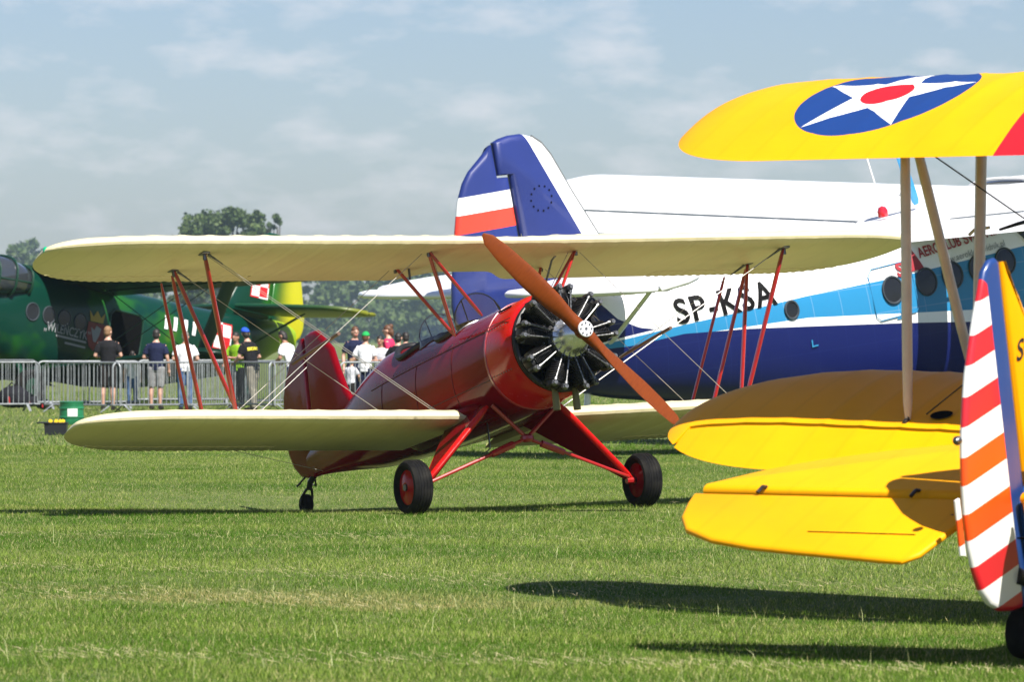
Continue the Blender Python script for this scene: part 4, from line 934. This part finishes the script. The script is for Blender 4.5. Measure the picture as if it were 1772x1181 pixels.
for (x0, x1, D, a), lb in zip(spans, blabels):
    o = bproto if first else copy_tree(bproto); first = False
    wpx = (x1 - x0) / F * D; ang = math.acos(min(1, wpx / 2.3)); ang = math.copysign(ang, a) if ang > .2 else rad(a)
    o.location = (((x0 + x1) / 2 - CX) / F * D, D, 0); o.rotation_euler = (0, 0, ang)
    tag(o, lb, 'barrier', 'steel crowd barriers in front of the green biplane')

# ------------------------------------------------------------------ people
def skin_mat(n, c): return Mat(n, c, 0.5).vary(c, 0.08, 12)
SK1 = skin_mat('skin_fair', (0.50, 0.28, 0.20)); SK2 = skin_mat('skin_tanned', (0.34, 0.17, 0.11))
def cloth(n, c): m = Mat(n, c, 0.85, spec=0.15); m.vary(c, 0.14, 7, 4); m.bump(m.noise(16, 3), 0.5, 0.03); return m
CL = dict(black=cloth('black_cotton', (.012, .012, .014)), navy=cloth('navy_cotton', (.012, .016, .045)), white=cloth('white_cotton', (.78, .78, .80)), dshort=cloth('dark_grey_cotton', (.022, .019, .018)),
          gshort=cloth('grey_cotton', (.25, .25, .25)), jean=cloth('blue_denim', (.07, .13, .26)), khaki=cloth('khaki_cotton', (.27, .25, .20)), hivis=cloth('lime_vest', (.20, .38, .015)), pink=cloth('pink_cotton', (.60, .03, .10)),
          lgrey=cloth('light_grey_cotton', (.55, .56, .60)), purple=cloth('purple_cotton', (.10, .08, .22)), shoe=cloth('shoe_dark', (.03, .028, .026)), bcap=cloth('blue_cap', (.02, .08, .55)), gcap=cloth('green_cap', (.02, .32, .08)))
HR = dict(fair=Mat('fair_hair', (.20, .11, .05), .7), dark=Mat('dark_hair', (.014, .010, .008), .6), grey=Mat('grey_hair', (.16, .14, .12), .7), brown=Mat('brown_hair', (.09, .035, .014), .6))
def remesh(b, name, mat, parent, vox=.018, smooth_it=3):
    me = bpy.data.meshes.new('tmp'); me.from_pydata(b.v, [], b.f)
    bm = bmesh.new(); bm.from_mesh(me); bmesh.ops.recalc_face_normals(bm, faces=bm.faces); bm.to_mesh(me); bm.free()
    o = bpy.data.objects.new('tmp', me); C.objects.link(o)
    m = o.modifiers.new('r', 'REMESH'); m.mode = 'VOXEL'; m.voxel_size = vox
    s_ = o.modifiers.new('s', 'SMOOTH'); s_.iterations = smooth_it; s_.factor = .5
    bpy.context.view_layer.update()
    out_ = bpy.data.meshes.new_from_object(o.evaluated_get(bpy.context.evaluated_depsgraph_get()))
    bpy.data.objects.remove(o); bpy.data.meshes.remove(me)
    out_.name = name; out_.materials.clear(); out_.materials.append(M(mat)); out_.polygons.foreach_set('use_smooth', [True] * len(out_.polygons))
    return link(name, out_, parent)
def ellipsoid(b, c, r, n=12, m=8, zmin=-1.0):
    rings = []
    for i in range(m + 1):
        t = -math.pi/2 + math.pi * i / m
        if math.sin(t) < zmin - 1e-6: continue
        rings.append([(c[0] + r[0] * max(.02, math.cos(t)) * math.cos(2*math.pi*k/n), c[1] + r[1] * max(.02, math.cos(t)) * math.sin(2*math.pi*k/n), c[2] + r[2] * math.sin(t)) for k in range(n)])
    b.loft(rings)
ARMS = dict(down=((.255, -.03, 1.13), (.27, .06, .88)), bent=((.27, -.03, 1.14), (.17, .20, 1.12)), rail=((.26, .10, 1.14), (.15, .33, 1.03)), fold=((.26, .06, 1.15), (-.02, .21, 1.17)), hip=((.34, -.10, 1.18), (.19, -.02, 1.02)), up=((.24, .12, 1.18), (.10, .26, 1.38)))
def person(px, D, hgt, face, label, shirt, legs, short, hair, arms=('bent', 'bent'), lean=0.0, side=0.0, skin=SK1, cap=None, bun=False, turn=0.0, stride=0.0, face_marks=False):
    s = hgt / 1.75
    root = empty('person', ((px - CX) / F * D, D, 0), (0, 0, rad(face))); tag(root, label, 'person', 'spectators at the barriers')
    def T(p):                                          # lean forward (+Y) and sideways above the hips
        x, y, z = p; k = max(0, z - .9); return (s * (x + side * k), s * (y + lean * k), s * (z - .12 * lean * k))
    def tb(b): b.v = [T(p) for p in b.v]; return b
    tz = [(.84, .15, .10), (.95, .165, .118), (1.05, .145, .108), (1.2, .155, .112), (1.34, .182, .118), (1.42, .165, .095), (1.475, .085, .068), (1.51, .06, .06)]
    def torso(b, g, z0=0, z1=9): b.loft([[((rx + g) * math.cos(t), (ry + g) * math.sin(t), z) for t in (2*math.pi*i/20 for i in range(20))] for z, rx, ry in tz if z0 <= z <= z1])
    def leg(q, s2, g, b, z1=0.0):
        st = stride * q; pts = [(.088*q, 0, .93, .088), (.092*q, st*.25, .72, .078), (.097*q, st*.55 + .01, .50, .058), (.10*q, st*.75 - .02, .34, .055), (.10*q, st - .02, .085, .036)]
        pts = [p for p in pts if p[2] >= z1]; b.path([p[:3] for p in pts], [p[3] + g for p in pts], 12)
    b = B(); torso(b, 0); b.path([(0, 0, 1.44), (0, .012, 1.50), (0, .018, 1.58)], [.062, .055, .056], 12)
    ca, sa = math.cos(turn), math.sin(turn); hd = lambda x, y, z: (x * ca - y * sa, .02 + x * sa + y * ca, z)
    hb = B(); ellipsoid(hb, (0, 0, 1.645), (.076, .095, .115)); ellipsoid(hb, (0, .03, 1.59), (.055, .065, .065)); hb.path([(0, .085, 1.67), (0, .112, 1.628), (0, .088, 1.615)], [.012, .017, .012], 8)
    for q in (-1, 1): ellipsoid(hb, (.078*q, -.005, 1.635), (.014, .026, .034), 8, 6)
    b.add([hd(*p) for p in hb.v], hb.f)
    sl = B()
    for q, nm in zip((-1, 1), arms):
        e_, w_ = ARMS[nm]; S_ = Vector((.175*q, 0, 1.40)); E_ = Vector((e_[0]*q, e_[1], e_[2])); W_ = Vector((w_[0]*q, w_[1], w_[2]))
        b.path([S_ * .9 + Vector((0, 0, .14)), S_, S_.lerp(E_, .5), E_, E_.lerp(W_, .35), W_], [.05, .055, .048, .040, .042, .028], 12)
        d_ = (W_ - E_).normalized(); a_ = d_.cross(Vector((0, 0, 1))).normalized() if abs(d_.z) < .95 else Vector((0, 1, 0)); pm = W_ + d_ * .055
        b.path([W_, pm - d_*.01, pm + d_ * .03], [.028, .038, .034], 10)
        for k, ln in zip((-1.5, -.5, .5, 1.5), (.055, .068, .064, .05)): b.path([pm + d_*.02 + a_ * .017*k, pm + d_*(.03 + ln*.6) + a_*.019*k, pm + d_*(.02 + ln) + a_*.019*k - Vector((0, 0, .025))], [.0115, .0110, .0100], 6)
        b.path([W_ + d_*.02 - a_*.022*q, W_ + d_*.055 - a_*.052*q, W_ + d_*.085 - a_*.055*q], [.014, .013, .011], 6)
        sl.path([S_ * .80 + Vector((0, 0, .20)), S_, S_.lerp(E_, .35), S_.lerp(E_, .72)], [.052, .071, .070, .068], 12)
    for q in (-1, 1):
        leg(q, 1, 0, b); st = stride * q; b.path([(.10*q, st - .05, .05), (.105*q, st + .06, .045), (.11*q, st + .15, .03)], [.038, .04, .03], 10)
    remesh(tb(b), 'body', skin, root, .015 * s, 2)
    sh = B(); torso(sh, .016, .95, 1.475); sh.loft([[((.172) * math.cos(t), .124 * math.sin(t), z) for t in (2*math.pi*i/20 for i in range(20))] for z in (.86, .97)]); sh.add(sl.v, sl.f)
    remesh(tb(sh), 'shirt', CL[shirt], root, .016, 2)
    tr_ = B(); torso(tr_, .010, .84, 1.0)
    for q in (-1, 1): leg(q, 1, .030 if short else .022, tr_, .49 if short else .08)
    remesh(tb(tr_), 'shorts' if short else 'trousers', CL[legs], root, .016, 2)
    for q in (-1, 1):
        st = stride * q; f = B(); f.path([(.10*q, st - .075, .05), (.10*q, st - .02, .055), (.107*q, st + .09, .05), (.112*q, st + .18, .035)], [.040, .052, .050, .034], 12); f.v = [(x, y, max(.002, z)) for x, y, z in f.v]
        tb(f).build('shoe', CL['shoe'], root)
    h = B(); ellipsoid(h, (0, -.012, 1.668), (.085, .100, .106), 16, 12, -.25 if cap is None else -.1); ellipsoid(h, (0, -.035, 1.625), (.078, .075, .085), 12, 8)
    if bun: ellipsoid(h, (0, -.08, 1.74), (.055, .055, .055), 10, 8); ellipsoid(h, (0, -.10, 1.60), (.05, .04, .10), 10, 8)
    h.v = [T(hd(*p)) for p in h.v]; remesh(h, 'hair', HR[hair], root, .014, 1)
    if cap:
        c_ = B(); ellipsoid(c_, (0, -.005, 1.675), (.094, .112, .105), 18, 12, .0); c_.loft([[(.075 * math.cos(t), .08 + k * math.sin(t) * (.13 if math.sin(t) > 0 else .02), 1.69 + dz) for t in (2*math.pi*i/16 for i in range(16))] for k, dz in ((1, -.012), (1, .0))])
        c_.v = [T(hd(*p)) for p in c_.v]; remesh(c_, 'cap', CL[cap], root, .012, 1)
    if face_marks:
        for q in (-1, 1):
            e = B(); ellipsoid(e, (.032*q, .083, 1.648), (.014, .010, .008), 8, 6); e.v = [T(hd(*p)) for p in e.v]; e.build('eye', HR['dark'], root)
        m_ = B(); m_.path([(-.025, .090, 1.578), (0, .097, 1.576), (.025, .090, 1.578)], .006, 6); m_.v = [T(hd(*p)) for p in m_.v]; m_.build('mouth', CL['pink'], root)
    return root
person(187, 112, 1.80, 4, 'fair haired man in black shirt and dark shorts seen from behind', 'black', 'dshort', True, 'fair', ('bent', 'bent'), .02, turn=-.6)
person(270, 112.5, 1.74, -6, 'dark haired young man in navy shirt and grey shorts', 'navy', 'gshort', True, 'dark', ('bent', 'down'), .03)
person(321, 111, 1.70, 5, 'grey haired man in white shirt and blue jeans', 'white', 'jean', False, 'grey', ('bent', 'bent'), .10, turn=-.3)
person(411, 115, 1.68, 150, 'person in lime yellow vest behind the man in the blue cap', 'hivis', 'black', False, 'dark', ('fold', 'rail'), .08, skin=SK2)
p5 = person(437, 109.5, 1.78, 55, 'man in blue cap, black shirt and khaki trousers leaning on a barrier', 'black', 'khaki', False, 'dark', ('rail', 'bent'), .22, cap='bcap', turn=-.7, stride=.10)
person(508, 112, 1.74, 60, 'dark haired man in white shirt left of the red tail fin', 'white', 'navy', False, 'dark', ('rail', 'rail'), .35, skin=SK2)
person(614, 116, 1.80, 200, 'man in navy shirt facing the camera right of the red fin', 'navy', 'navy', False, 'brown', ('down', 'down'), .0, face_marks=True)
person(632, 112, 1.68, -15, 'person in green cap and white shirt', 'white', 'navy', False, 'brown', ('bent', 'bent'), .03, cap='gcap')
person(659, 112, 1.60, 165, 'dark haired person in light grey shirt with folded arms facing the camera', 'lgrey', 'navy', False, 'dark', ('fold', 'fold'), .05, face_marks=True, skin=SK2)
person(675, 117, 1.84, 80, 'woman with pinned up brown hair and pink top', 'pink', 'navy', False, 'brown', ('bent', 'bent'), .05, bun=True)
person(688, 110, 1.66, -20, 'dark haired person in black shirt beside the red fuselage', 'black', 'dshort', False, 'dark', ('bent', 'bent'), .05)
person(703, 118, 1.68, 20, 'person in purple shirt half hidden by the red fuselage', 'purple', 'navy', False, 'dark', ('bent', 'bent'), .05)
person(229, 121, 1.25, 0, 'child in white top and blue jeans beyond the barriers', 'white', 'jean', False, 'dark', ('down', 'down'), .0)
person(607, 111, 1.12, -30, 'small child in pale top behind the barrier by the red fin', 'lgrey', 'dshort', True, 'fair', ('rail', 'rail'), .05)
# yellow lettering block on the black shirt
yl = Mat('yellow_print', (.70, .62, .04), .7)
tv, tf = text_mesh('SECURITY', .085, .004); wd = max(p[0] for p in tv)
def on_back(u, w):
    x = -(u - wd/2) * .9; z = 1.28 + w + .02 * math.cos(x * 8); k = z - .9
    return Vector((-x, -.135 * math.sqrt(max(.1, 1 - (x/.21)**2)) + .22 * k - .012, z * 1.017 - .12 * .22 * k))
decal('back_print', tv, tf, on_back, yl, p5, .2)
# ------------------------------------------------------------------ things lying about
green_pl = Mat('green_plastic', (.015, .16, .07), .4); green_pl.vary((.015, .17, .07), .15, 6)
black_pl = Mat('black_plastic', (.012, .013, .016), .45); yellow_pl = Mat('yellow_plastic', (.75, .50, .02), .4); lab = Mat('paper_label', (.6, .62, .6), .6)
def spot(px, py): return ((px - CX) / (py - HY) * EYE, F * EYE / (py - HY))
x_, d_ = spot(124, 736); r = empty('green_drum', (x_, d_, 0)); tag(r, 'green drum with a pale label standing on the grass before the barriers', 'drum')
B().lathe([(0, .001), (0, .20), (.02, .215), (.12, .215), (.13, .225), (.15, .225), (.16, .215), (.28, .215), (.29, .225), (.31, .225), (.32, .215), (.40, .212), (.415, .22), (.425, .2), (.42, .001)], 28, axis='Z').build('shell', green_pl, r)
v = [(-.09, -.07), (.09, -.07), (.09, .07), (-.09, .07)]
decal('drum_label', v, [(0, 1, 2, 3)], lambda u, w: Vector((.227 * math.sin(u / .22 + .15), -.227 * math.cos(u / .22 + .15), .225 + w)), lab, r, .05)
x_, d_ = spot(97, 753); r = empty('black_crate', (x_, d_, 0)); tag(r, 'open black crate holding yellow tools beside the green drum', 'crate')
B().loft([[(sx * a, sy * b_, z) for sx, sy in ((1, 1), (-1, 1), (-1, -1), (1, -1))] for a, b_, z in ((.17, .13, 0), (.18, .14, .17), (.19, .15, .18), (.19, .15, .20), (.175, .135, .20), (.165, .125, .03))]).build('tub', black_pl, r)
B().box((-.20, -.02, .195), (.20, .30, .022), bev=.006).build('lid', black_pl, r)
for k, (a, b_) in enumerate(((-.10, 0), (.0, .03), (.08, -.03), (.12, .05))):
    r2 = B(); r2.lathe([(-.03, .001), (-.03, .03), (-.01, .036), (.02, .034), (.03, .02), (.03, .001)], 14, (a * .9, b_, .215), 'Y')
    o = r2.build('wheel_chock', yellow_pl); o.location = (x_, d_, 0); tag(o, ['yellow roll at the left end of the black crate', 'yellow roll in the middle of the black crate', 'yellow roll right of centre in the black crate', 'yellow roll at the right end of the black crate'][k], 'roll', 'yellow rolls in the black crate'); o.name = 'yellow_roll'
bagm = cloth('black_nylon', (.014, .014, .018)); redz = Mat('red_trim', (.45, .02, .02), .5)
def bag(px, py, w, h, label):
    x_, d_ = spot(px, py); b = B(); ellipsoid(b, (0, 0, h * .45), (w / 2, w * .32, h * .55), 14, 8); ellipsoid(b, (w * .16, -.04, h * .30), (w * .30, w * .26, h * .32), 12, 8); b.v = [(p[0], p[1], max(.0, p[2])) for p in b.v]
    r = empty('bag', (x_, d_, 0)); tag(r, label, 'bag', 'bags behind the barriers'); remesh(b, 'sack', bagm, r, .03, 2)
    B().path([(-w * .2, -.05, h * .9), (-w * .05, -.08, h * 1.12), (w * .12, -.05, h * .92)], .018, 6).build('strap', bagm, r); B().path([(-w * .1, -w * .30, h * .2), (-w * .12, -w * .31, h * .5)], .015, 6).build('zip', redz, r)
bag(24, 706, .75, .50, 'bulging black bag behind the barrier at the left edge'); bag(55, 704, .40, .26, 'small black bag lying right of the bulging bag'); bag(78, 709, .42, .22, 'low dark bag between two barriers at left')
cb = Mat('yellow_marker_paint', (.75, .55, .02), .5)
x_, d_ = spot(195, 690); r = empty('marker_post', (x_, d_, 0)); tag(r, 'small yellow marker post seen between the legs of the man in black', 'marker')
B().tube((0, 0, 0), (0, 0, .22), .02).build('post', black_pl, r); B().lathe([(.20, .001), (.20, .07), (.24, .06), (.42, .015), (.43, .001)], 14, axis='Z').build('cone', cb, r)
# ------------------------------------------------------------------ trees beyond the field
leafm = Mat('foliage', (.05, .085, .025), .6, spec=.2)
gi = leafm.t.nodes.new('ShaderNodeNewGeometry'); isl = S(leafm.t, gi.outputs['Random Per Island'])
leafm.color(leafm.mix(isl, (.035, .065, .018), (.085, .12, .035)))
bark = Mat('bark', (.06, .045, .03), .9); bark.vary((.07, .05, .035), .2, 3)
def leaf_mesh(name, pts, size, rg):
    n = len(pts); a = rg.normal(size=(n, 3)); a /= np.linalg.norm(a, axis=1)[:, None]; b = np.cross(a, rg.normal(size=(n, 3))); b /= np.linalg.norm(b, axis=1)[:, None]
    s_ = (size * (.6 + .8 * rg.random(n)))[:, None]; o = np.stack([pts - a * s_, pts + b * s_ * .6, pts + a * s_, pts - b * s_ * .6], 1).reshape(-1, 3)
    me = bpy.data.meshes.new(name); me.vertices.add(n * 4); me.vertices.foreach_set('co', o.astype(np.float32).ravel())
    me.loops.add(n * 4); me.loops.foreach_set('vertex_index', np.arange(n * 4, dtype=np.int32)); me.polygons.add(n); me.polygons.foreach_set('loop_start', np.arange(n, dtype=np.int32) * 4)
    me.update(calc_edges=True); me.materials.append(leafm.m); return me
def crown_pts(rg, h, r, n, zb=.25, blobs=16):
    out_ = []; cs = []
    for k in range(blobs):
        u = rg.random(); z = h * (zb + (1 - zb) * u); rr = r * math.sin(math.pi * (.12 + .80 * u)) ** .7; a = rg.random() * 6.283; q = rg.random() ** .5
        cs.append((rr * q * math.cos(a), rr * q * math.sin(a), z - h * .06, r * (.10 + .20 * rg.random())))
    cs.append((0, 0, h * .90, r * .30)); per = n // len(cs)
    for cx_, cy_, cz_, br in cs:
        v = rg.normal(size=(per, 3)); v /= np.linalg.norm(v, axis=1)[:, None]; v *= (br * (.35 + .80 * rg.random(per) ** .8))[:, None]; v[:, 2] *= .8
        out_.append(v + np.array([cx_, cy_, cz_]))
    return np.concatenate(out_), cs
def tree(px, top_y, D, wpx, label, seed, blobs=16, zb=.25, n=3800, name='tree'):
    rg = np.random.default_rng(seed); h = EYE + (HY - top_y) / F * D; r = wpx / F * D / 2
    t = empty(name, ((px - CX) / F * D, D, 0)); tag(t, label, 'tree', 'trees beyond the airfield')
    pts, cs = crown_pts(rg, h, r, n, zb, blobs); link('crown', leaf_mesh('crown', pts, .00045 * D, rg), t)
    b = B(); b.path([(0, 0, 0), (.1, 0, h * .25), (-.1, .1, h * .5), (0, 0, h * .85)], [h * .028, h * .022, h * .015, h * .004], 8)
    for cx_, cy_, cz_, br in cs[:9]: z0 = max(h * .15, cz_ * .55); b.path([(0, 0, z0), (cx_ * .5, cy_ * .5, (z0 + cz_) / 2 + .3), (cx_, cy_, cz_)], [h * .012, h * .008, h * .003], 6)
    b.build('trunk', bark, t); return t
tree(350, 362, 1000, 125, 'broad rounded tree standing left in the tall group above the wing', 3, 60, .2, 9000)
tree(403, 350, 1010, 120, 'tallest domed tree in the middle of the tall group', 4, 60, .25, 9000)
tree(447, 353, 1020, 70, 'narrow ragged tree right of the domed tree', 5, 40, .3, 4500)
tree(480, 356, 1030, 42, 'thin see-through tree at the right end of the tall group', 8, 30, .3, 1700)
tree(306, 396, 1000, 70, 'low tree at the left foot of the tall group', 9, 26, .2, 2600)
tree(50, 410, 2185, 105, 'pale hazy tree above the green plane cockpit at far left', 11, 40, .2, 5200)
tree(-8, 440, 2204, 90, 'pale hazy tree cut by the left edge of the picture', 12, 30, .2, 3600)
tree(152, 407, 2090, 60, 'treetop just showing above the red biplane wing near its left tip', 13, 10, .2, 1800)
tree(262, 404, 1995, 40, 'small treetop showing above the wing left of the tall group', 14, 8, .2, 1500)
# the wood behind the field
rg = np.random.default_rng(21); allp = []
for k in range(150):
    D = 1720 + 200 * rg.random(); px = -160 + 1500 * (k + rg.random()) / 150
    h = (17 + 13 * rg.random()) * (1.15 if px < 560 else 1.0); p, _ = crown_pts(rg, h, 8.5 + 4.5 * rg.random(), 520, .02, 9); allp.append(p + np.array([(px - CX) / F * D, D, 0]))
for k in range(120):                                   # hedge along its foot
    D = 1690 + 12 * rg.random(); px = -160 + 1500 * (k + rg.random()) / 120
    p, _ = crown_pts(rg, 6.5 + 4 * rg.random(), 6, 200, .0, 5); allp.append(p + np.array([(px - CX) / F * D, D, 0]))
tag(link('wood', leaf_mesh('wood', np.concatenate(allp), 1.15, rg)), 'dense hazy wood along the far side of the field', 'wood', kind='stuff')
# ------------------------------------------------------------------ the summer haze
hm = bpy.data.materials.new('haze'); hm.use_nodes = True; t_ = hm.node_tree; t_.nodes.clear()
ho = t_.nodes.new('ShaderNodeOutputMaterial'); pv = t_.nodes.new('ShaderNodeVolumePrincipled'); pv.inputs['Density'].default_value = 0.00016; pv.inputs['Color'].default_value = (.66, .80, 1.0, 1); pv.inputs['Anisotropy'].default_value = 0.5
t_.links.new(pv.outputs[0], ho.inputs['Volume'])
b = B().box((0, 1240, 29), (2560, 2780, 60)); hz = b.build('haze', hm, None, 0); tag(hz, 'pale summer haze over the airfield', 'haze', kind='stuff')
# ------------------------------------------------------------------ tiny joined fittings
for o in C.objects:
    if o.name.split('.')[0] in ('turnbuckles', 'cabane_fittings', 'strut_fittings', 'fasteners', 'case_bolts', 'hub_bolts', 'louvres', 'lifting_points', 'rivets'): o['kind'] = 'stuff'
